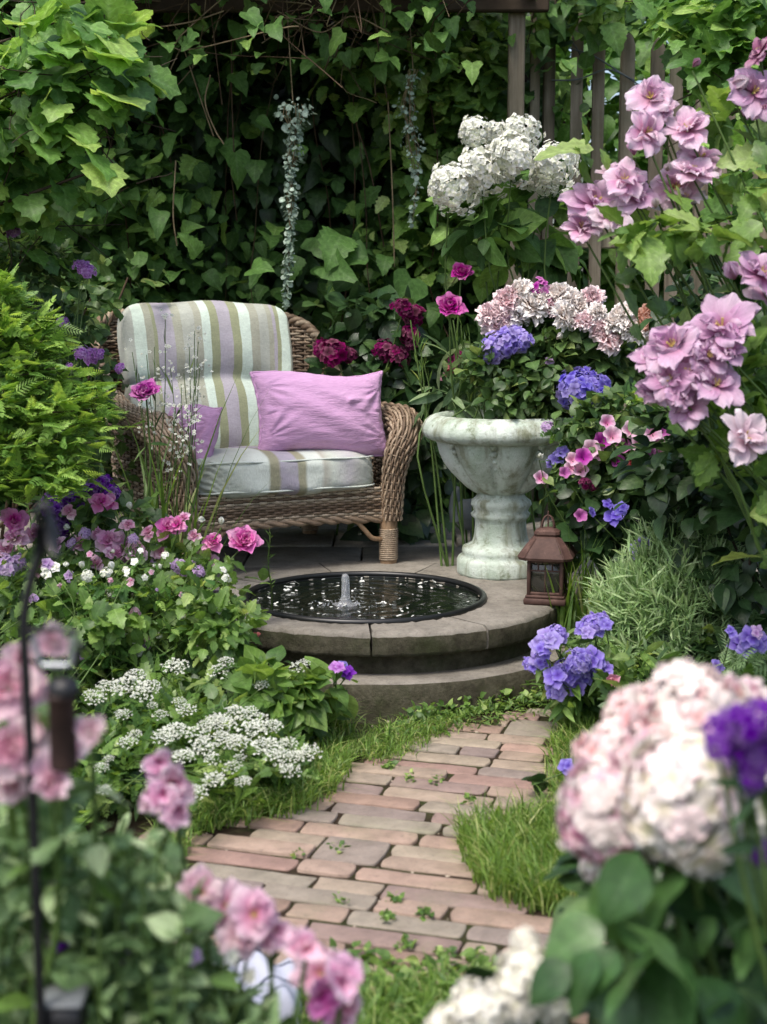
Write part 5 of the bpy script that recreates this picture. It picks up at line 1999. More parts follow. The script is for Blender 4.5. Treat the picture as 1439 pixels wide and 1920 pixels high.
un += [(918, 588, 48, 'pom', 'blush'), (972, 592, 50, 'pom', 'cream'), (1012, 558, 46, 'pom', 'cream'), (1036, 576, 44, 'pom', 'blush'), (1068, 560, 44, 'pom', 'cream'), (1126, 618, 44, 'pom', 'blush'), (1168, 588, 44, 'pom', 'cream'), (1196, 622, 44, 'pom', 'cream'), (945, 590, 46, 'pom', 'blush')]
un = [(u_[0], u_[1], u_[2] * 1.2) + u_[3:] + ((-.13,) if u_[1] > 583 and u_[0] > 1040 else (-.03,)) for u_ in un]
flowering('rose_plant', 'cream and blush pink double roses growing out of the stone urn', 'roses', un, (UC[0] + .05, UC[1] + .02, UT[2]), 5.06,
          (OV, 'mid', .05, 12, [(1060, 690, 5.1, 120, .14, 60, 520, 20), (1150, 690, 5.12, 80, .10, 40, 260, 12), (985, 650, 5.1, 70, .12, 60, 240, 12), (1090, 640, 5.12, 110, .12, 40, 260, 12), (1190, 680, 5.25, 50, .10, 50, 120, 8)]), 23, True, .0022, None, 0, None, .04, .07)
flowering('blue_bedding_plant', 'violet blue flower clusters spilling from the front of the stone urn', 'flowers',
          [(965, 642, 66, 'phlox', 'peri'), (930, 655, 60, 'phlox', 'peri'), (950, 640, 50, 'phlox', 'peri'), (912, 668, 40, 'phlox', 'peri'), (985, 640, 36, 'phlox', 'peri'), (1082, 735, 78, 'dense', 'violet'), (1112, 735, 70, 'dense', 'violet'), (1096, 768, 52, 'dense', 'violet'), (1095, 715, 56, 'dense', 'violet'), (1128, 752, 40, 'dense', 'violet'),
           (1030, 678, 20, 'one', 'lilac')],
          (UC[0] + .02, UC[1] - .04, UT[2]), 4.92, (OV, 'mid', .042, 12, [(930, 710, 4.95, 55, .10, 55, 320, 14), (990, 745, 4.92, 80, .08, 40, 260, 12), (1010, 700, 4.95, 60, .08, 40, 160, 10)]), 24, True, .002, None, 0, None, .03, .06)

# magenta dahlias behind the urn with bare upright stems
flowering('magenta_dahlia', 'two magenta pompon dahlias on tall stems left of the stone urn', 'flowers', [(865, 514, 46, 'ran', 'magenta', .1), (843, 579, 62, 'ran', 'magenta', 0)], (.27, 5.25, PZ), 5.15,
          (LANCE, 'blue', .10, 8, [(840, 740, 5.3, 40, .1, 60, 60, 6), (900, 700, 5.3, 40, .1, 60, 50, 6)]), 25, True, .0035, None, 0, (0.05, -.75, .65), .03, .03)
r = np.random.default_rng(26)
gr_ = thing('budding_stalks', 'thin pale green budding stalks standing between the armchair and the urn', 'plant', at(850, 800, 5.25) * np.array([1, 1, 0]) + np.array([0, 0, PZ]))
ms, ml = MB(), MB()
for a, b, c0, d0 in [(830, 780, 785, 645), (832, 780, 790, 660), (890, 780, 865, 610), (893, 780, 880, 630), (896, 760, 870, 640), (820, 760, 770, 600), (870, 780, 850, 600), (880, 760, 890, 660)]:
    P0, P1 = at(a, b, 5.2), at(c0, d0, 5.25)
    P0 = np.array([P0[0] + .02, 5.2, PZ])
    P = stem_to(ms, P0, P1, r, .0032, .03)
    n = 14
    put_leaves(ml, NEED, P[-5:][r.integers(0, 5, n)] + r.normal(0, .004, (n, 3)), (0, -.2, 1), .045, r, .2, -.5, .25)
ms.build('stem', M_stem, gr_)
ml.build('leaves', ML['fresh'], gr_)

flowering('sweet_william', 'wine red sweet william clusters in the shade right of the armchair', 'flowers',
          [(605, 655, 40, 'phlox', 'wine'), (628, 664, 55, 'phlox', 'wine'), (652, 668, 34, 'phlox', 'wine'), (722, 660, 44, 'phlox', 'wine'), (748, 668, 40, 'phlox', 'wine'), (755, 580, 42, 'phlox', 'wine'), (778, 590, 42, 'phlox', 'wine'), (768, 628, 38, 'phlox', 'wine'), (772, 645, 28, 'phlox', 'wine'), (862, 680, 42, 'phlox', 'wine'), (848, 692, 26, 'phlox', 'red'), (836, 708, 22, 'one', 'rosep'), (875, 672, 26, 'phlox', 'red')],
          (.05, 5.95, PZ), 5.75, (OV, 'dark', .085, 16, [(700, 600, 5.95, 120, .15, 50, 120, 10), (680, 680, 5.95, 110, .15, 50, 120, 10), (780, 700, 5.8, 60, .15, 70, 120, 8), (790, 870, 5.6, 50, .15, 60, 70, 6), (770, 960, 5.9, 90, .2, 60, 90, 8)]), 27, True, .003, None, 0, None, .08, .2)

# ------------------------------------------------------------------ petunias right of the urn, and their neighbours
pt = [(1095, 855, 32), (1075, 875, 30), (1110, 840, 34), (1130, 825, 32), (1150, 815, 34), (1090, 880, 28), (1158, 862, 28), (1185, 805, 34), (1200, 832, 32), (1215, 847, 32), (1225, 810, 34), (1240, 847, 30), (1170, 835, 28), (1015, 895, 26), (1140, 790, 28),
      (1245, 805, 28), (1075, 860, 26), (1122, 850, 26), (1060, 885, 22), (1205, 800, 26), (1235, 828, 26), (1180, 870, 22), (1100, 900, 20)]
items = [(a, b, s * 1.05, 'trump', 'pink' if k % 3 else 'orchid') for k, (a, b, s) in enumerate(pt)] + [(1098, 905, 26, 'verb', 'wine'), (1180, 870, 22, 'verb', 'red'), (1112, 912, 22, 'verb', 'wine'), (1090, 966, 26, 'trump', 'orchid'), (1012, 858, 22, 'bud', 'white')]
flowering('petunia', 'bushy petunia covered in small pink trumpet flowers right of the stone urn', 'petunia', items, (.85, 4.85, 0), 4.55,
          (OV, 'mid', .042, 10, [(1150, 870, 4.66, 95, .12, 70, 620, 22), (1220, 870, 4.66, 80, .12, 60, 420, 16), (1110, 800, 4.68, 80, .1, 40, 260, 12), (1085, 885, 4.66, 36, .08, 40, 170, 9), (1180, 780, 4.7, 70, .1, 40, 160, 10)]), 28, True, .002, None, 0, (.1, -.9, .45), .04)
flowering('trailing_campanula', 'lavender blue sprigs hanging over the right rim of the stone urn', 'flowers',
          [(1045, 860, 34, 'one', 'peri'), (1055, 848, 30, 'one', 'peri'), (1065, 835, 26, 'one', 'lilac'), (1035, 868, 24, 'one', 'peri'), (1075, 825, 22, 'one', 'peri'), (1025, 800, 26, 'verb', 'lilac')], (UC[0] + .27, UC[1] - .05, UT[2] - .03), 4.72, (SPRIG, 'lime', .05, 8, [(1085, 830, 4.75, 24, .05, 26, 60, 5), (1120, 790, 4.8, 50, .06, 25, 90, 8), (1200, 765, 4.8, 60, .08, 25, 90, 8)]), 29, True, .0015, None, 0, None, .02, .03)
flowering('blue_bellflower', 'deep violet blue bellflowers in the dark foliage below the petunias', 'flowers',
          [(1292, 905, 42, 'one', 'violet'), (1320, 920, 46, 'one', 'violet'), (1305, 915, 36, 'one', 'violet'), (1150, 970, 40, 'one', 'violet'), (1165, 955, 32, 'one', 'violet'), (1110, 960, 22, 'one', 'violet'), (1140, 945, 24, 'one', 'violet')], (1.1, 4.6, 0), 4.45,
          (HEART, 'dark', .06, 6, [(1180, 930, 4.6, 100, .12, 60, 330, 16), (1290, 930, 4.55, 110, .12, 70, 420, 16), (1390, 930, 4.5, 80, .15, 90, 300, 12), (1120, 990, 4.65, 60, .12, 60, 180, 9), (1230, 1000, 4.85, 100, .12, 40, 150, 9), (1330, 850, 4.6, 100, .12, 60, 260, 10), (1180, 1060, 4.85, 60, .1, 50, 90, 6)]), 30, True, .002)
flowering('lilac_bellflower', 'pale lilac bellflowers above the mound of feathery herb', 'flowers',
          [(1235, 975, 40, 'one', 'lilac'), (1240, 992, 28, 'one', 'peri'), (1228, 968, 24, 'one', 'lilac'), (1200, 1030, 46, 'one', 'peri'), (1208, 1018, 28, 'one', 'peri'), (1180, 1105, 30, 'verb', 'lilac')], (.95, 4.5, 0), 4.35, (NEED, 'grey', .05, 10, []), 31, True, .0018)
flowering('dark_rose', 'single dark crimson bloom at the right edge below the pink shrub', 'flowers', [(1432, 970, 62, 'open', 'wine')], (1.2, 4.1, 0), 4.1, (OV, 'dark', .06, 24, []), 32, True, .003)

# feathery rosemary-like mound
r = np.random.default_rng(33)
rm = thing('rosemary_bush', 'rounded mound of soft grey green feathery herb right of the lantern', 'shrub', np.array([.90, 4.18, 0]))
c0 = np.array(rm.location)
ml, ms = MB(), MB()
for k in range(560):
    a, e = r.uniform(0, 2 * PI), math.acos(r.uniform(.05, 1))
    rad_ = np.array([.29, .24, .49]) * r.uniform(.75, 1.08)
    dd = np.array([math.cos(a) * math.sin(e), math.sin(a) * math.sin(e), math.cos(e)])
    tip = c0 + np.array([.0, .10, .03]) + dd * rad_
    b = c0 + np.array([r.normal(0, .06), .10 + r.normal(0, .05), .0])
    P = smooth_path([b, b * .45 + tip * .55 + np.array([0, 0, .07]), tip], 12)
    tube(ms, P, np.linspace(.002, .001, 12), 4, .4, r.random(), cap=False)
    q_ = np.vstack([P[6:], P[7:] + r.normal(0, .008, (5, 3))])
    q_ = np.vstack([q_, q_ + r.normal(0, .006, q_.shape)])
    put_leaves(ml, NEED, q_, norm(P[-1] - P[5]) * .6 + np.array([0, 0, .2]), .046, r, .4, -.1, .75, .3, np.clip(r.normal(.5, .3, len(q_)), 0, 1))
    t_ = P[-1][None] + r.normal(0, .012, (3, 3))
    t_ = np.vstack([t_, t_ - dd * .012, t_ - dd * .02])
    put_leaves(ml, NEED, t_, norm(dd + np.array([0, 0, .4])), .05, r, .4, -.2, .6, .3, r.uniform(.6, 1, 9))
ml.build('leaves', ML['grey'], rm)
ms.build('stem', M_stem, rm)

# strappy leaves beside the lantern
def strap(name, label, centre, n, h, lean, w, seed, mat='grass', spread=.06, group=None, dirn=None, seg=6):
    r = np.random.default_rng(seed)
    root = thing(name, label, 'plant', centre, group)
    mb = MB()
    b = np.asarray(centre) + np.column_stack([r.normal(0, spread, n), r.normal(0, spread, n), np.zeros(n)])
    blades(mb, b, h, r, lean, w, seg, dirn)
    mb.build('leaves', ML[mat], root)
    return root


strap('strap_leaf_clump', 'upright clump of fresh green sword leaves in front of the lantern', onz(1085, 1230, 0.05) * np.array([1, 1, 0]), 110, .38, .35, .0055, 34, 'grass', .045)
strap('strap_leaf_clump', 'long arching green blades rising in front of the left arm of the armchair', at(305, 960, 4.7) * np.array([1, 1, 0]), 46, .64, .22, .0085, 35, 'grass', .05)
strap('strap_leaf_clump', 'thin dark grassy clump under the petunias by the lantern', at(1125, 1080, 4.7) * np.array([1, 1, 0]), 60, .34, .4, .003, 36, 'mid', .05)

# periwinkle phlox by the path
px_ = [(1112, 1172, 56), (1095, 1180, 44), (1128, 1165, 44), (1030, 1195, 58), (1045, 1188, 44), (1010, 1210, 44), (1085, 1240, 70), (1110, 1235, 60), (1060, 1260, 60), (1010, 1235, 46), (995, 1245, 38), (1040, 1270, 56), (1075, 1285, 52), (1040, 1295, 48), (1090, 1262, 56), (1130, 1250, 44), (1015, 1222, 34)]
flowering('periwinkle_phlox', 'large cluster of periwinkle blue phlox beside the dais edge', 'phlox', [(a, b, s * .86, 'one' if k % 2 else 'verb', 'peri') for k, (a, b, s) in enumerate(px_)] + [(a + 8, b + 6, s * .7, 'one', 'peri') for a, b, s in px_],
          onz(1120, 1340, 0), 3.85, (LANCE, 'fresh', .06, 5, [(1090, 1300, 3.9, 60, .08, 40, 120, 8), (1190, 1270, 3.95, 50, .1, 50, 110, 8)]), 37, True, .002, None, 0, (-.1, -.8, .55), .03, .05)
flowering('periwinkle_phlox', 'small group of periwinkle phlox on the right above the blurred hydrangea', 'phlox', [(1385, 1210, 46, 'one', 'peri'), (1405, 1195, 46, 'one', 'peri'), (1425, 1205, 44, 'one', 'peri'), (1372, 1185, 28, 'one', 'peri'), (1345, 1250, 34, 'one', 'peri'), (1400, 1215, 40, 'one', 'violet'), (1420, 1185, 30, 'one', 'lilac')],
          onz(1400, 1400, 0), 3.5, (FEATH, 'grey', .06, 8, [(1400, 1270, 3.6, 60, .1, 50, 100, 8)]), 38, True, .002)
flowering('pink_bud', 'single pink and white rosebud below the periwinkle phlox', 'flowers', [(1146, 1277, 38, 'cup', 'rosep')], onz(1160, 1360, 0), 3.8, (OV, 'mid', .04, 8, []), 39, True, .002)
flowering('violet_bloom', 'lone violet blue bloom at the grass edge beside the blurred hydrangea', 'flowers', [(1062, 1437, 34, 'one', 'peri')], onz(1085, 1500, 0), 3.35, (HEART, 'dark', .05, 8, []), 40, True, .002)

# ------------------------------------------------------------------ left border
r = np.random.default_rng(41)
LB = np.array([(-.62, 3.22), (-.36, 3.42), (-.20, 3.68), (-.26, 3.90), (-.42, 4.05), (-.62, 4.35), (-.72, 4.7), (-.78, 4.92), (-1.15, 5.05), (-2.2, 5.0), (-2.0, 3.3), (-1.2, 3.1)])
gc = MB()
xy = sample_poly(LB, 330, r)
for x, y in xy:
    edge_d = min(np.min(np.linalg.norm(LB[:6] - np.array([x, y]), axis=1)), .6)
    h = (.06 + .20 * np.clip((y - 3.1) / 1.4, 0, 1)) * (.6 + .7 * edge_d) * r.uniform(.6, 1.25)
    kind = r.integers(0, 6)
    tm, s, mi = [(OV, .042, 0), (HEART, .05, 2), (LANCE, .055, 1), (SPRIG, .055, 1), (ROUND, .036, 1), (SERR, .06, 0)][kind]
    n = int(r.integers(30, 52))
    p, o_ = clumps(n, (x, y, h * .55), (.10, .10, h * .55 + .02), 5, r, .4)
    p[:, 2] = np.maximum(p[:, 2], .01)
    put_leaves(gc, tm, p, o_ + np.array([.1, -.4, .35]), s, r, 1.0, .0, .5, .3, None, mi)
tag(gc.build('foliage', [ML['mid'], ML['fresh'], ML['dark']]), kind='stuff')

def bed_items(L, kind, colr):
    return [(a, b, s, kind, colr) for a, b, s in L]


flowering('pink_lisianthus', 'pink ruffled blooms on wiry stems in the border left of the fountain', 'flowers',
          bed_items([(25, 975, 58), (190, 944, 48), (208, 942, 36), (318, 993, 60), (335, 985, 40), (400, 1018, 46)], 'open', 'bright') + bed_items([(457, 1018, 66)], 'ran', 'bright') +
          bed_items([(205, 1015, 60), (232, 1030, 76), (255, 1035, 50), (28, 1012, 50), (110, 1022, 40), (215, 1040, 40), (10, 1030, 44), (392, 1052, 34), (345, 972, 28), (185, 1000, 34)], 'open', 'pink') +
          bed_items([(60, 1000, 44), (150, 1020, 46), (280, 1000, 36), (300, 1035, 34), (180, 1060, 40), (75, 1070, 40), (365, 1005, 30), (240, 985, 30), (130, 960, 34)], 'open', 'softpink') + bed_items([(480, 1195, 24), (458, 1268, 22)], 'cup', 'red') + bed_items([(385, 975, 24), (130, 990, 24), (60, 945, 24), (415, 985, 22), (245, 955, 20)], 'bud', 'white'),
          (-.95, 4.15, 0), 4.2, (SERR, 'fresh', .042, 16, [(250, 1070, 4.2, 130, .15, 50, 300, 14), (100, 1090, 4.2, 110, .15, 60, 280, 14), (380, 1110, 4.1, 80, .15, 60, 240, 12), (420, 1180, 3.95, 70, .12, 50, 200, 10), (200, 1160, 3.95, 130, .12, 60, 300, 14)]), 42, True, .0028, None, 0, None, .06, .28)
flowering('lavender_scabious', 'lavender scabious flowers low in the border left of the fountain', 'flowers',
          bed_items([(335, 1062, 34), (355, 1066, 40), (372, 1072, 30), (12, 1062, 50), (35, 1055, 34), (160, 1000, 26), (250, 1010, 22)], 'verb', 'lilac') + bed_items([(405, 1115, 20), (135, 1020, 22), (290, 1050, 18)], 'dense', 'lilac'), (-.8, 4.2, 0), 4.15, (NEED, 'mid', .05, 8, []), 43, True, .002, None, 0, None, .05, .2)
flowering('purple_stock', 'dark purple flower clusters at the back of the border left of the armchair', 'flowers',
          bed_items([(145, 922, 36), (165, 915, 36), (185, 918, 38), (210, 925, 36), (195, 905, 30), (130, 930, 28), (105, 960, 48), (112, 985, 44), (95, 940, 36), (150, 955, 30)], 'phlox', 'purple'), (-1.05, 4.5, 0), 4.45, (OV, 'mid', .05, 14, [(180, 960, 4.5, 90, .12, 40, 160, 8)]), 44, True, .0025, None, 0, None, .05, .12)
flowering('verbena', 'tall wiry verbena with small lilac purple heads beside the conifer', 'flowers',
          bed_items([(150, 498, 30), (165, 508, 34), (160, 503, 30), (152, 662, 32), (172, 668, 36), (185, 664, 26), (25, 434, 32), (130, 690, 22), (225, 690, 22), (118, 604, 26)], 'verb', 'verb'), (-1.15, 4.9, 0), 4.85, (LANCE, 'mid', .06, 5, []), 45, True, .002, None, 0, None, .04, .1)
flowering('magenta_ranunculus', 'single magenta ranunculus on a tall stem before the left arm of the armchair', 'flowers', [(274, 742, 66, 'ran', 'orchid')], at(292, 960, 4.6) * np.array([1, 1, 0]), 4.6, (LANCE, 'fresh', .08, 9, []), 46, True, .0038, None, 0, (-.1, -.55, .75), .02, .01)
r = np.random.default_rng(47)
ga = thing('gaura', 'airy sprigs of tiny white flowers in front of the striped back cushion', 'flowers', at(330, 960, 4.65) * np.array([1, 1, 0]))
ms, ml, mf = MB(), MB(), MB()
tfl = floret(r, 5, .5, .5, (0, 30), 2, 2)
for a, b in [(365, 620), (372, 640), (310, 590), (248, 660), (275, 665), (345, 700), (320, 690), (330, 760), (375, 690), (355, 650), (290, 650), (260, 700), (340, 720)]:
    tip = at(a, b, 4.65 + r.normal(0, .03))
    P = stem_to(ms, np.array(ga.location) + np.array([r.normal(0, .02), 0, 0]), tip, r, .0016, .03)
    m_ = 30 if a > 300 else 9
    q_ = P[-4:][r.integers(0, 4, m_)] + r.normal(0, .014, (m_, 3))
    mf.scatter(tfl, q_, axis_rot(np.tile([[0, -.7, .6]], (m_, 1)) + r.normal(0, .4, (m_, 3)), r.uniform(0, 6, m_)), r.uniform(.008, .016, m_), r.random(m_))
    put_leaves(ml, NEED, P[3:-1], (0, 0, 1), .05, r, .3, -.3, .5)
ms.build('stem', M_stem, ga)
ml.build('leaves', ML['mid'], ga)
mf.build('blossom', pm('white'), ga)
flowering('purple_cranesbill', 'small purple cranesbill flower at the foot of the dais step', 'flowers', [(632, 1252, 34, 'one', 'verb'), (652, 1262, 34, 'one', 'purple'), (642, 1250, 26, 'one', 'peri')], onz(600, 1370, 0), 3.75,
          (BROAD, 'fresh', .06, 5, [(615, 1290, 3.76, 40, .05, 20, 26, 5), (560, 1310, 3.7, 60, .1, 50, 110, 7), (500, 1290, 3.72, 60, .1, 50, 110, 7)]), 48, True, .0024, None, 0, None, .02, .03)
r = np.random.default_rng(49)
sp = thing('seed_spike', 'slender green seed spike rising beside the left rim of the fountain', 'plant', onz(505, 1230, .05))
ms, ml = MB(), MB()
P = stem_to(ms, np.array(sp.location), at(508, 1000, 4.15), r, .0018, .01)
Q = smooth_path(P, 60)[22:]
put_leaves(ml, NEED, Q, (0, -.3, .5), .02, r, .3, -.2, 1.0)
put_leaves(ml, OV, P[4:7], (-.6, -.6, .2), .035, r, .8, 0, .3)
ms.build('stem', M_stem, sp)
ml.build('leaves', ML['fresh'], sp)

r = np.random.default_rng(52)
cb = [(a, b, s, k, c_) for a, b, s, k, c_ in zip(r.uniform(60, 430, 64), r.uniform(1030, 1240, 64), r.uniform(12, 26, 64), r.choice(['bud', 'verb', 'one'], 64), r.choice(['panic', 'white', 'panic', 'lilac', 'softpink'], 64))]
flowering('feverfew', 'scattered small cream and white blossoms in the border behind the candytuft', 'flowers', cb, (-.8, 4.0, 0), 3.98, (SPRIG, 'lime', .035, 9, []), 53, True, .0016, None, 0, None, .04, .25)
# white umbels
um = [(330, 1250, 55), (410, 1258, 50), (490, 1285, 34), (560, 1252, 40), (245, 1287, 80), (205, 1292, 50), (180, 1312, 44), (272, 1302, 55), (350, 1332, 44), (440, 1340, 66), (472, 1372, 66), (330, 1372, 60), (308, 1382, 54), (380, 1402, 66), (420, 1362, 56), (372, 1376, 54),
      (500, 1400, 64), (522, 1420, 58), (578, 1412, 56), (556, 1418, 44), (546, 1446, 44), (405, 1352, 48), (280, 1440, 38), (435, 1438, 40), (402, 1462, 52), (370, 1487, 50), (455, 1466, 34), (240, 1392, 44), (195, 1482, 34), (190, 1440, 34), (345, 1420, 48), (482, 1350, 50), (512, 1362, 44), (300, 1340, 34),
      (232, 1340, 34), (450, 1395, 54), (540, 1395, 44), (425, 1390, 50), (400, 1425, 40), (255, 1265, 40)]
flowering('candytuft', 'low spreading plant covered in flat lacy white flower heads beside the brick path', 'flowers', [(a, b, s * 1.0, 'umbel', 'white', (1340 - b) * .0032 - .05) for a, b, s in um] + [(a + 14 * math.sin(a), b + 9 * math.cos(a * 2) - 8, s * .7, 'umbel', 'white', (1340 - b) * .0032 - .04) for a, b, s in um[:38]], (-.62, 3.5, 0), 3.5,
          (SPRIG, 'fresh', .040, 10, [(300, 1365, 3.60, 130, .16, 42, 800, 30), (440, 1410, 3.48, 110, .13, 36, 560, 24), (230, 1450, 3.42, 110, .13, 40, 520, 20), (390, 1465, 3.40, 90, .1, 24, 260, 12), (530, 1430, 3.44, 50, .08, 18, 140, 6)]), 50, True, .0016, None, 0, (0, -.35, .95), .04, .22)

# ------------------------------------------------------------------ grass
r = np.random.default_rng(60)
gm = MB()


def grass_px(poly, n, h, lean=.7, w=.0022, dirn=None, z=0.0):
    q_ = sample_poly(np.array(poly, float), n, r)
    q_ = q_ + r.normal(0, 7, q_.shape)
    b = np.array([onz(a, c_, z) for a, c_ in q_])
    blades(gm, b, h, r, lean, w, 4, dirn)


grass_px([(335, 1565), (470, 1540), (560, 1520), (620, 1490), (655, 1440), (640, 1400), (560, 1440), (440, 1490), (340, 1530)], 3000, .055, .9)
grass_px([(640, 1420), (730, 1425), (800, 1395), (880, 1350), (760, 1360), (660, 1385), (620, 1400)], 1500, .03, 1.0, .0016)
grass_px([(600, 1400), (660, 1380), (640, 1340), (560, 1330), (540, 1380)], 700, .07, .8)
grass_px([(1030, 1490), (1045, 1350), (1130, 1300), (1180, 1420), (1080, 1540)], 1900, .06, .7, .002, (-.4, -.1, 0))
grass_px([(860, 1575), (900, 1560), (1000, 1545), (1100, 1530), (1180, 1640), (1080, 1712), (1000, 1705), (930, 1690), (880, 1630)], 4800, .075, .55, .0019, (-.35, -.25, 0))
grass_px([(1120, 1560), (1250, 1560), (1250, 1720), (1140, 1720)], 1400, .09, .6, .002)
grass_px([(300, 1650), (350, 1600), (340, 1560), (300, 1560)], 300, .05, .9)
grass_px([(560, 1895), (700, 1870), (880, 1850), (950, 1920), (950, 1990), (560, 1990)], 1500, .05, .9, .0022)
grass_px([(950, 1530), (1040, 1510), (1040, 1560), (960, 1560)], 350, .025, 1.0, .0015)
tag(gm.build('grass', ML['grass']), kind='stuff')
# creeping weeds along the step, in the joints and at the near end of the path
wm = MB()


def weeds_px(poly, n, s, h, tm=OV, z=0.0):
    q_ = sample_poly(np.array(poly, float), n, r)
    b = np.array([onz(a, c_, z) for a, c_ in q_])
    b[:, 2] += r.random(n) ** 2 * h
    put_leaves(wm, tm, b, np.column_stack([r.normal(0, 1, (n, 2)), np.full(n, .6)]), s, r, 1.2, 0, .5)


weeds_px([(730, 1370), (870, 1345), (1010, 1320), (1060, 1280), (1010, 1270), (930, 1310), (780, 1345)], 900, .019, .045)
weeds_px([(700, 1410), (1040, 1340), (1060, 1290), (940, 1330), (740, 1380)], 600, .020, .04, LANCE)
weeds_px([(600, 1790), (760, 1810), (900, 1790), (950, 1850), (800, 1880), (620, 1850)], 260, .022, .03)
for a, c_, n in [(740, 1690, 30), (795, 1715, 24), (820, 1465, 16), (630, 1590, 14), (722, 1725, 18), (880, 1500, 16), (900, 1560, 14), (730, 1440, 30), (770, 1460, 16), (830, 1790, 26), (760, 1775, 30), (690, 1800, 30), (640, 1690, 10), (560, 1600, 10)]:
    weeds_px([(a - 12, c_ - 7), (a + 14, c_ - 7), (a + 14, c_ + 8), (a - 12, c_ + 8)], n, .013, .012)
weeds_px([(560, 1890), (720, 1860), (900, 1850), (940, 1960), (560, 1960)], 420, .032, .035, LANCE)
tag(wm.build('ground_cover', ML['fresh']), kind='stuff')
# sand grains and pebbles in the joints
pb = []
mbp = MB()
for k in range(240):
    s = r.uniform(.0015, .005)
    p = onz(r.uniform(380, 1040), r.uniform(1350, 1840), 0)
    g_, F_ = box_grid(3, 2)
    mbp.add(g_ * s * r.uniform(.7, 1.3, 3) + p + np.array([0, 0, -.006]), F_, 0, r.random())
tag(mbp.build('gravel', plain('pale_grit', (.38, .32, .25), .9, .2, nscale=60, var=.4)), kind='stuff')
# low dark planting on the right, between the grass and the shrub
r = np.random.default_rng(61)
gc = MB()
RB = np.array([(.62, 4.4), (.75, 4.9), (1.0, 5.3), (2.2, 5.3), (2.2, 3.0), (1.2, 2.6), (.75, 3.3), (.6, 3.8)])
for x, y in sample_poly(RB, 240, r):
    h = r.uniform(.08, .26)
    kind = r.integers(0, 4)
    tm, s, mi = [(OV, .055, 0), (HEART, .07, 1), (LANCE, .06, 0), (SPRIG, .06, 2)][kind]
    p, o_ = clumps(26, (x, y, h * .55), (.12, .12, h * .55), 5, r, .4)
    p[:, 2] = np.maximum(p[:, 2], .01)
    put_leaves(gc, tm, p, o_ + np.array([-.1, -.4, .35]), s, r, 1.0, 0, .5, .3, None, mi)
tag(gc.build('foliage', [ML['mid'], ML['dark'], ML['fresh']]), kind='stuff')

# ------------------------------------------------------------------ near right: big blurred hydrangea
HB = np.array([.42, 1.55, 0.0])
hy = [(1290, 1335, 250, 'hyd', 'hydp', .06), (1160, 1400, 160, 'hyd', 'hydp', .08), (1150, 1505, 235, 'hyd', 'hydpp', .03), (1290, 1480, 285, 'hyd', 'hydw', -.04), (1395, 1480, 220, 'hyd', 'hydw', .05), (1395, 1320, 170, 'hyd', 'hydpp', .10), (1200, 1330, 150, 'hyd', 'hydp', .10), (1230, 1410, 180, 'hyd', 'hydpp', .03), (1130, 1600, 90, 'hyd', 'hydw', .09)]
r = np.random.default_rng(70)
hy = [(a, b + 22, s * .97) + u_ for a, b, s, *u_ in [(h_[0], h_[1], h_[2], *h_[3:]) for h_ in hy] for u_ in [tuple(u_)]]
hg = flowering('pink_hydrangea', 'huge soft pink and cream hydrangea blooms close to the camera above broad green leaves', 'hydrangea', hy, HB, 1.52, None, 70, True, .005, None, 0, (-.1, -.8, .55), .03, .05)
mb = MB()
for (a, b, dd, s, dx, dz) in [(1130, 1640, 1.5, 210, -.9, -.5), (1230, 1700, 1.45, 220, -.6, -.7), (1060, 1760, 1.45, 190, -.9, -.35), (1310, 1600, 1.5, 210, -.15, -1), (1180, 1800, 1.4, 230, -.9, -.3), (1290, 1790, 1.42, 220, .2, -.8), (1390, 1640, 1.5, 200, .4, -.8), (1400, 1760, 1.45, 230, .5, -.6),
                              (1100, 1830, 1.42, 200, -.7, -.6), (1230, 1860, 1.4, 230, -.3, -.8), (1350, 1880, 1.42, 230, .5, -.5), (1430, 1880, 1.45, 200, .6, -.3), (1150, 1700, 1.48, 170, .5, -.7), (1270, 1620, 1.56, 150, -.6, -.6), (1420, 1560, 1.56, 150, .3, -.7), (1010, 1830, 1.42, 150, -.9, -.4),
                              (1170, 1900, 1.42, 200, .4, -.8), (1300, 1720, 1.5, 180, .9, -.3), (1370, 1700, 1.52, 170, -.8, -.5), (1250, 1780, 1.5, 190, .7, -.7), (1440, 1700, 1.5, 190, -.4, -.8), (1380, 1830, 1.5, 190, -.8, -.5)]:
    p = at(a, b, dd) - np.array([dx, 0, dz]) * s * dd / FPX * .45
    put_leaves(mb, BROAD, p[None], (dx, -.45, dz * .6), s * .8 * dd / FPX, r, 1.1, .15, .2, .1)
    put_leaves(mb, BROAD, p[None] + r.normal(0, .035, (1, 3)), (-dx + r.normal(0, .5), -.3, dz * .5), s * .62 * dd / FPX, r, 1.0, .1, .35, .15)
mb.build('leaves', leaf_mat('hydrangea_leaf', (0.025, 0.075, 0.018), (0.075, 0.17, 0.04), (0.12, 0.22, 0.06), .36, .3), hg)
lower = flowering('cream_hydrangea', 'drooping cream white hydrangea head at the bottom edge beside the broad leaves', 'hydrangea', [(985, 1835, 120, 'hyd', 'hydc'), (895, 1905, 130, 'hyd', 'hydc'), (960, 1880, 120, 'hyd', 'hydc'), (1030, 1885, 90, 'hyd', 'hydc'), (1060, 1845, 55, 'bud', 'hydpp'), (985, 1768, 60, 'hyd', 'hydc', .04), (840, 1925, 90, 'hyd', 'hydc')],
                  (.25, 1.5, 0), 1.5, (BROAD, 'dark', .07, 5, []), 71, True, .004)
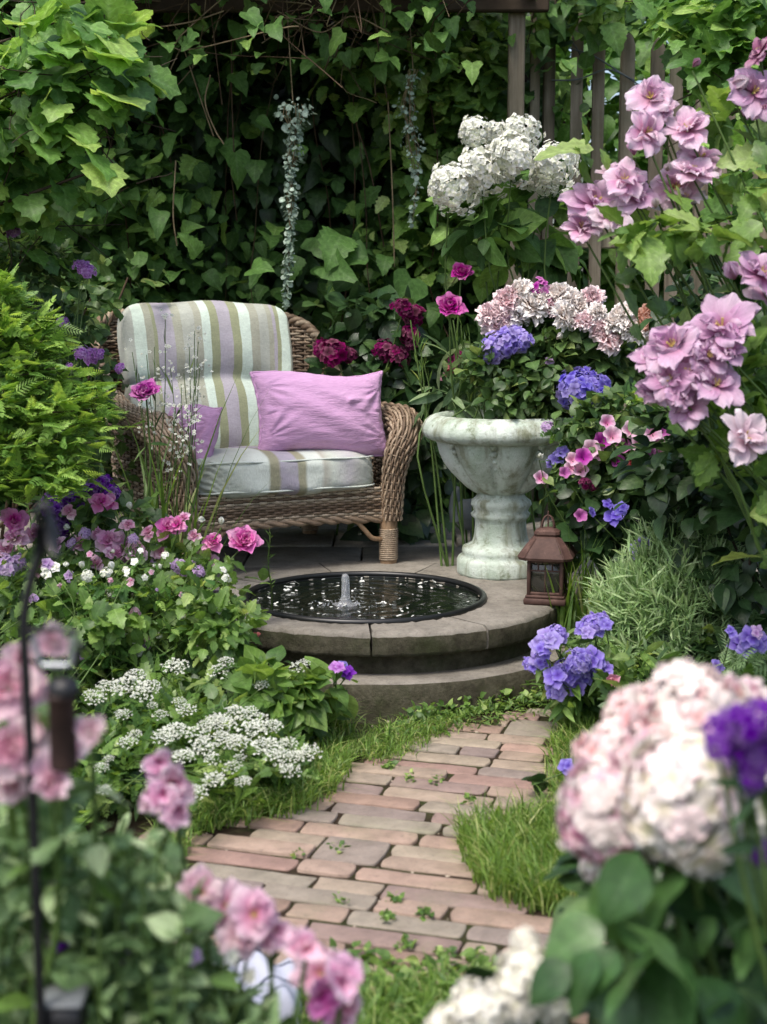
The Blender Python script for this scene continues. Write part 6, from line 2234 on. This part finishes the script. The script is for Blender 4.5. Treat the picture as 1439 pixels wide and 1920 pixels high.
flowering('purple_stock', 'dense deep purple flower spike resting against the large pink hydrangea', 'flowers', [(1370, 1370, 95, 'dense', 'purple'), (1415, 1355, 100, 'dense', 'purple'), (1395, 1410, 100, 'dense', 'purple'), (1430, 1420, 90, 'dense', 'purple'), (1350, 1400, 60, 'dense', 'purple'), (1410, 1460, 60, 'dense', 'purple'), (1432, 1600, 60, 'dense', 'purple')],
          (.52, 1.4, 0), 1.40, (LANCE, 'dark', .05, 5, []), 72, True, .003, None, 0, None, .01, .02)
r = np.random.default_rng(73)
nf = thing('leafy_shrub', 'dark leafy undergrowth behind the large hydrangea at the lower right', 'shrub', (.75, 2.0, 0))
mb, ms = MB(), MB()
for (a, b, dd, n_) in [(1380, 1620, 1.9, 110), (1300, 1680, 1.9, 90), (1200, 1650, 2.0, 50), (1400, 1750, 1.8, 100), (1250, 1800, 1.8, 80), (1350, 1850, 1.7, 90), (1150, 1800, 1.8, 50), (1430, 1500, 2.0, 60)]:
    c0 = at(a, b, dd)
    stem_to(ms, (.75 + r.normal(0, .06), 2.0, 0), c0, r, .003, .03)
    p, o_ = clumps(n_, c0, (.08, .1, .07), 6, r, .4)
    put_leaves(mb, OV, p, o_ + np.array([-.1, -.5, .3]), .05, r, .9, .1, .4)
mb.build('leaves', ML['dark'], nf)
ms.build('stem', M_stem, nf)

# ------------------------------------------------------------------ near left: roses, snapdragons, pansies and leafy stems
flowering('pale_rose', 'big pale pink rose blooms close to the camera behind the black garden pole', 'roses',
          [(15, 1290, 150, 'open', 'pale'), (100, 1205, 95, 'cup', 'pale'), (70, 1330, 120, 'open', 'pale', .05), (25, 1400, 150, 'open', 'pale'), (95, 1470, 125, 'cup', 'pale'), (20, 1475, 110, 'cup', 'pale', .03), (170, 1372, 85, 'cup', 'pale'), (120, 1400, 100, 'open', 'pale', .06), (40, 1235, 90, 'cup', 'pale', .05)],
          (-.40, 1.6, 0), 1.45, (OV, 'near', .036, 16, []), 80, True, .004, None, 0, (.25, -.85, .4), .02, .05)
flowering('pink_snapdragon', 'upright rose pink snapdragon spike standing against the white candytuft', 'flowers',
          [(300, 1428, 75, 'snap', 'pink'), (322, 1468, 110, 'snap', 'softpink'), (283, 1492, 70, 'snap', 'softpink'), (332, 1518, 75, 'snap', 'pink'), (308, 1490, 80, 'snap', 'pink')], (-.26, 1.85, 0), 1.75, (LANCE, 'near', .04, 10, []), 81, True, .0035, None, 0, (.2, -.9, .3), .015, .02)
flowering('pink_snapdragon', 'pale pink snapdragon bowing over the brick path, left of its partner', 'flowers',
          [(378, 1675, 105, 'hib', 'pale'), (425, 1700, 110, 'hib', 'softpink'), (475, 1715, 115, 'hib', 'softpink'), (450, 1755, 105, 'hib', 'pale'), (515, 1745, 80, 'snap', 'pink'), (500, 1770, 60, 'snap', 'softpink')], (-.2, 1.6, 0), 1.6, (LANCE, 'mid', .05, 5, []), 82, True, .003, None, 0, (.2, -.85, .45), .03, .03)
flowering('pink_snapdragon', 'bright pink snapdragon lowest of the three, at the bottom edge of the path', 'flowers',
          [(575, 1780, 95, 'snap', 'softpink'), (600, 1825, 120, 'hib', 'softpink'), (640, 1845, 115, 'snap', 'pink'), (600, 1865, 100, 'snap', 'bright'), (645, 1885, 105, 'snap', 'softpink')], (-.1, 1.55, 0), 1.55, (LANCE, 'mid', .05, 4, []), 83, True, .0035, None, 0, (.25, -.85, .4), .02, .02)
flowering('violet_pansy', 'scattered small violet pansies among the blurred leafy stems at the lower left', 'flowers',
          [(97, 1667, 46, 'one', 'verb'), (95, 1755, 52, 'one', 'verb'), (112, 1765, 40, 'one', 'purple'), (245, 1808, 58, 'one', 'verb'), (350, 1732, 34, 'one', 'peri'), (362, 1792, 40, 'one', 'lilac'), (15, 1620, 44, 'one', 'purple'), (60, 1690, 30, 'one', 'purple'), (225, 1500, 20, 'bud', 'white'), (435, 1795, 34, 'one', 'white'), (470, 1830, 34, 'one', 'white'), (300, 1830, 40, 'one', 'white'), (280, 1800, 26, 'bud', 'white')],
          (-.3, 1.6, 0), 1.55, (OV, 'mid', .035, 6, []), 84, True, .002, None, 0, None, .03, .12)
r = np.random.default_rng(85)
mbs = {k: (MB(), MB()) for k in range(5)}
for k in range(185):
    px0 = r.uniform(-60, 560) if k % 3 else r.uniform(-60, 380)
    top = np.interp(px0, [-60, 60, 200, 300, 360, 420, 480, 570], [1490, 1510, 1560, 1550, 1640, 1800, 1860, 1920]) + abs(r.normal(0, 75)) + 15
    dd = r.uniform(1.45, 2.0)
    tip = at(px0, top, dd)
    if tip[2] < .08:
        continue
    g_ = int(np.clip((px0 + 60) // 125, 0, 4))
    ms, ml = mbs[g_]
    b = np.array([tip[0] + r.normal(0, .03), dd + r.normal(0, .04), 0])
    P = smooth_path([b, (b + tip) / 2 + r.normal(0, .015, 3), tip], 26)
    tube(ms, P, np.linspace(.003, .0015, 26), 5, .5, r.random(), cap=False)
    Q = P[10:]
    m_ = 42
    i = r.integers(0, len(Q), m_)
    a = i * 2.4 + r.uniform(0, 6)
    out = np.column_stack([np.cos(a), np.sin(a), np.full(m_, .55)])
    put_leaves(ml, [OV, LANCE, OV][k % 3], Q[i], out, [.026, .034, .021][k % 3], r, .8, -.1, .25, .3)
lab = ['blurred leafy stems of a green perennial at the left edge under the pale roses', 'blurred leafy perennial beside the foot of the black garden pole', 'blurred green perennial with oval leaves below the upright snapdragon', 'blurred leafy perennial left of the bowing pale snapdragon', 'low blurred leafy perennial in front of the striped white cloth']
for k, (ms, ml) in mbs.items():
    if ml.n:
        root = thing('leafy_perennial', lab[k], 'plant', (-.75 + k * .17, 1.7, 0), 'leafy perennials at the lower left')
        ms.build('stem', M_stem, root)
        ml.build('leaves', ML['near'], root)
mb = MB()
for a, b, s, dx, dz in [(140, 1605, 110, -.9, .3), (175, 1630, 80, .8, -.6), (30, 1500, 90, .7, .2), (400, 1830, 60, .6, .2), (60, 1880, 70, -.5, .3)]:
    put_leaves(mb, BROAD, at(a, b, 1.5)[None], (dx, -.5, dz), s * 1.5 / FPX * 1.2, r, 1.1, .1, .1, .1, np.array([.45]))
ms = MB()
stem_to(ms, (-.42, 1.55, 0), at(140, 1605, 1.5), r, .003, .02)
dk = thing('broad_leaf_plant', 'few large bright green leaves beside the black pole at the lower left', 'plant', (-.42, 1.55, 0))
mb.build('leaves', ML['fresh'], dk)
ms.build('stem', M_stem, dk)

# ------------------------------------------------------------------ black pole with hanging feeder, solar light, cloth
M_black = simple('black_metal', (0.010, 0.010, 0.011), .45, .5)
M_brown = plain('brown_tin', (0.032, 0.017, 0.013), .6, .4, nscale=30, var=.4)
M_wire = simple('pale_wire', (0.34, 0.36, 0.38), .4, .5, .6)
sp = thing('garden_pole', 'slim black metal garden pole leaning slightly, near the left edge', 'pole', at(62, 1640, 1.42) * np.array([1, 1, 0]))
mb = MB()
P = smooth_path([np.array([at(66, 1700, 1.42)[0], 1.42, 0]), at(66, 1620, 1.42), at(52, 1330, 1.42), at(45, 1170, 1.42), at(58, 1090, 1.42), at(78, 1030, 1.42)], 50)
tube(mb, P, .0052, 12)
mb.build('pole', M_black, sp)
mb = MB()
r = np.random.default_rng(90)
tube(mb, smooth_path([at(78, 1030, 1.42), at(86, 990, 1.42), at(92, 962, 1.42), at(84, 948, 1.42), at(72, 955, 1.42), at(68, 980, 1.42)], 24), np.linspace(.005, .003, 24), 8)
for a_, b_, dx_, dz_, s_ in [(88, 955, .35, -1, 78), (84, 958, -.15, -1, 95), (80, 965, -.45, -.9, 62), (92, 965, .12, -1, 88), (86, 985, .3, -.9, 60), (76, 985, -.2, -1, 80)]:
    put_leaves(mb, LANCE, at(a_, b_, 1.415 + .004 * dx_)[None], (dx_, -.2, dz_), s_ * 1.4 / FPX * 1.1, r, .3, 0, .05, .05)
mb.build('finial', M_black, sp)
mb = MB()
tube(mb, smooth_path([at(48, 1185, 1.42), at(100, 1180, 1.415), at(145, 1185, 1.41)], 12), .0028, 8)
mb.build('bracket', M_black, sp)
fe = thing('hanging_lantern', 'dark brown tin lantern with a pale square wire handle hanging from the black pole', 'lantern', at(118, 1440, 1.41))
mb = MB()
tube(mb, [at(80, 1248, 1.41), at(128, 1248, 1.41)], .0035, 8)
tube(mb, [at(134, 1248, 1.41), at(138, 1192, 1.41)], .0028, 8)
tube(mb, [at(76, 1248, 1.41), at(62, 1192, 1.41)], .0028, 8)
mb.build('handle', M_wire, fe)
mb = MB()
b0, t0 = at(120, 1440, 1.41), at(120, 1300, 1.41)
hh = t0[2] - b0[2]
lathe(mb, [(.0005, 0), (.0135, 0), (.0138, .003), (.0135, hh - .006), (.0150, hh - .004), (.0150, hh), (.0005, hh)], b0, 28)
mb.build('body', M_brown, fe)
mb = MB()
lathe(mb, [(.0155, 0), (.016, .004), (.014, .012), (.008, .016), (.0005, .017)], t0, 28)
for s in (-.010, 0, .010):
    tube(mb, [t0 + np.array([s, 0, .012]), t0 + np.array([s * 1.2, 0, .030])], .0014, 6)
tube(mb, smooth_path([t0 + np.array([.012, 0, .03]), t0 + np.array([.020, 0, .05]), at(146, 1210, 1.41)], 10), .003, 8)
mb.build('cap', M_black, fe)

so = thing('solar_light', 'squat black solar path light with a pale top rim at the bottom left', 'garden light', np.array([at(118, 1900, 1.45)[0], 1.45, 0]))
p = at(118, 1900, 1.45)
mb = MB()
rbox(mb, p + np.array([0, 0, -.005]), (.047, .047, .040), .005)
mb.build('housing', M_black, so)
mb = MB()
rbox(mb, p + np.array([0, 0, .0185]), (.050, .050, .006), .002)
mb.build('rim', plain('grey_plastic', (.13, .14, .145), .5, .4, nscale=40, var=.15), so)
mb = MB()
tube(mb, [(p[0], 1.45, 0), (p[0], 1.45, p[2] - .02)], .006, 10)
mb.build('stake', M_black, so)

q = NT('striped_cloth')
sepx = q.n('ShaderNodeSeparateXYZ')
q.l(q.scaled((1, 1, 1)), sepx.inputs[0])
c = q.ramp(q.attr('rad'), [(0, (.36, .38, .46)), (.18, (.025, .03, .06)), (.21, (.42, .44, .52)), (.46, (.40, .42, .50)), (.5, (.025, .03, .06)), (.53, (.42, .44, .52)), (.78, (.03, .035, .06)), (.82, (.40, .42, .5))], 'CONSTANT')
q.bump(q.noise(300, 2), .2, .002)
M_cloth = q.done(c, .9, .1)
nu, nv = 40, 30
U_, V_ = np.meshgrid(np.linspace(0, 1, nu + 1), np.linspace(0, 1, nv + 1), indexing='ij')
corn = [onz(280, 1915, .06), onz(565, 1915, .06), onz(568, 1795, .06), onz(310, 1795, .06)]
Pp = (1 - U_)[..., None] * (1 - V_)[..., None] * corn[0] + U_[..., None] * (1 - V_)[..., None] * corn[1] + U_[..., None] * V_[..., None] * corn[2] + (1 - U_)[..., None] * V_[..., None] * corn[3]
Pp[..., 2] += .018 * np.sin(U_ * 9 + V_ * 3) * np.sin(V_ * 7 + 1) + .012 * np.sin(U_ * 21 + V_ * 8) + .02
edge_ = np.minimum(np.minimum(U_, 1 - U_), np.minimum(V_, 1 - V_))
Pp[..., 2] -= .06 * np.exp(-edge_ / .04)
mb = MB()
mb.add(Pp.reshape(-1, 3), grid_faces(nu, nv), V_.ravel(), 0)
lo_ = Pp - np.array([0, 0, .006])
mb.add(lo_.reshape(-1, 3), grid_faces(nu, nv)[:, ::-1], V_.ravel(), 0)
cl = mb.build('folded_cloth', M_cloth)
tag(cl, 'crumpled pale cloth with dark stripes lying on the ground behind the lower snapdragon', 'cloth')
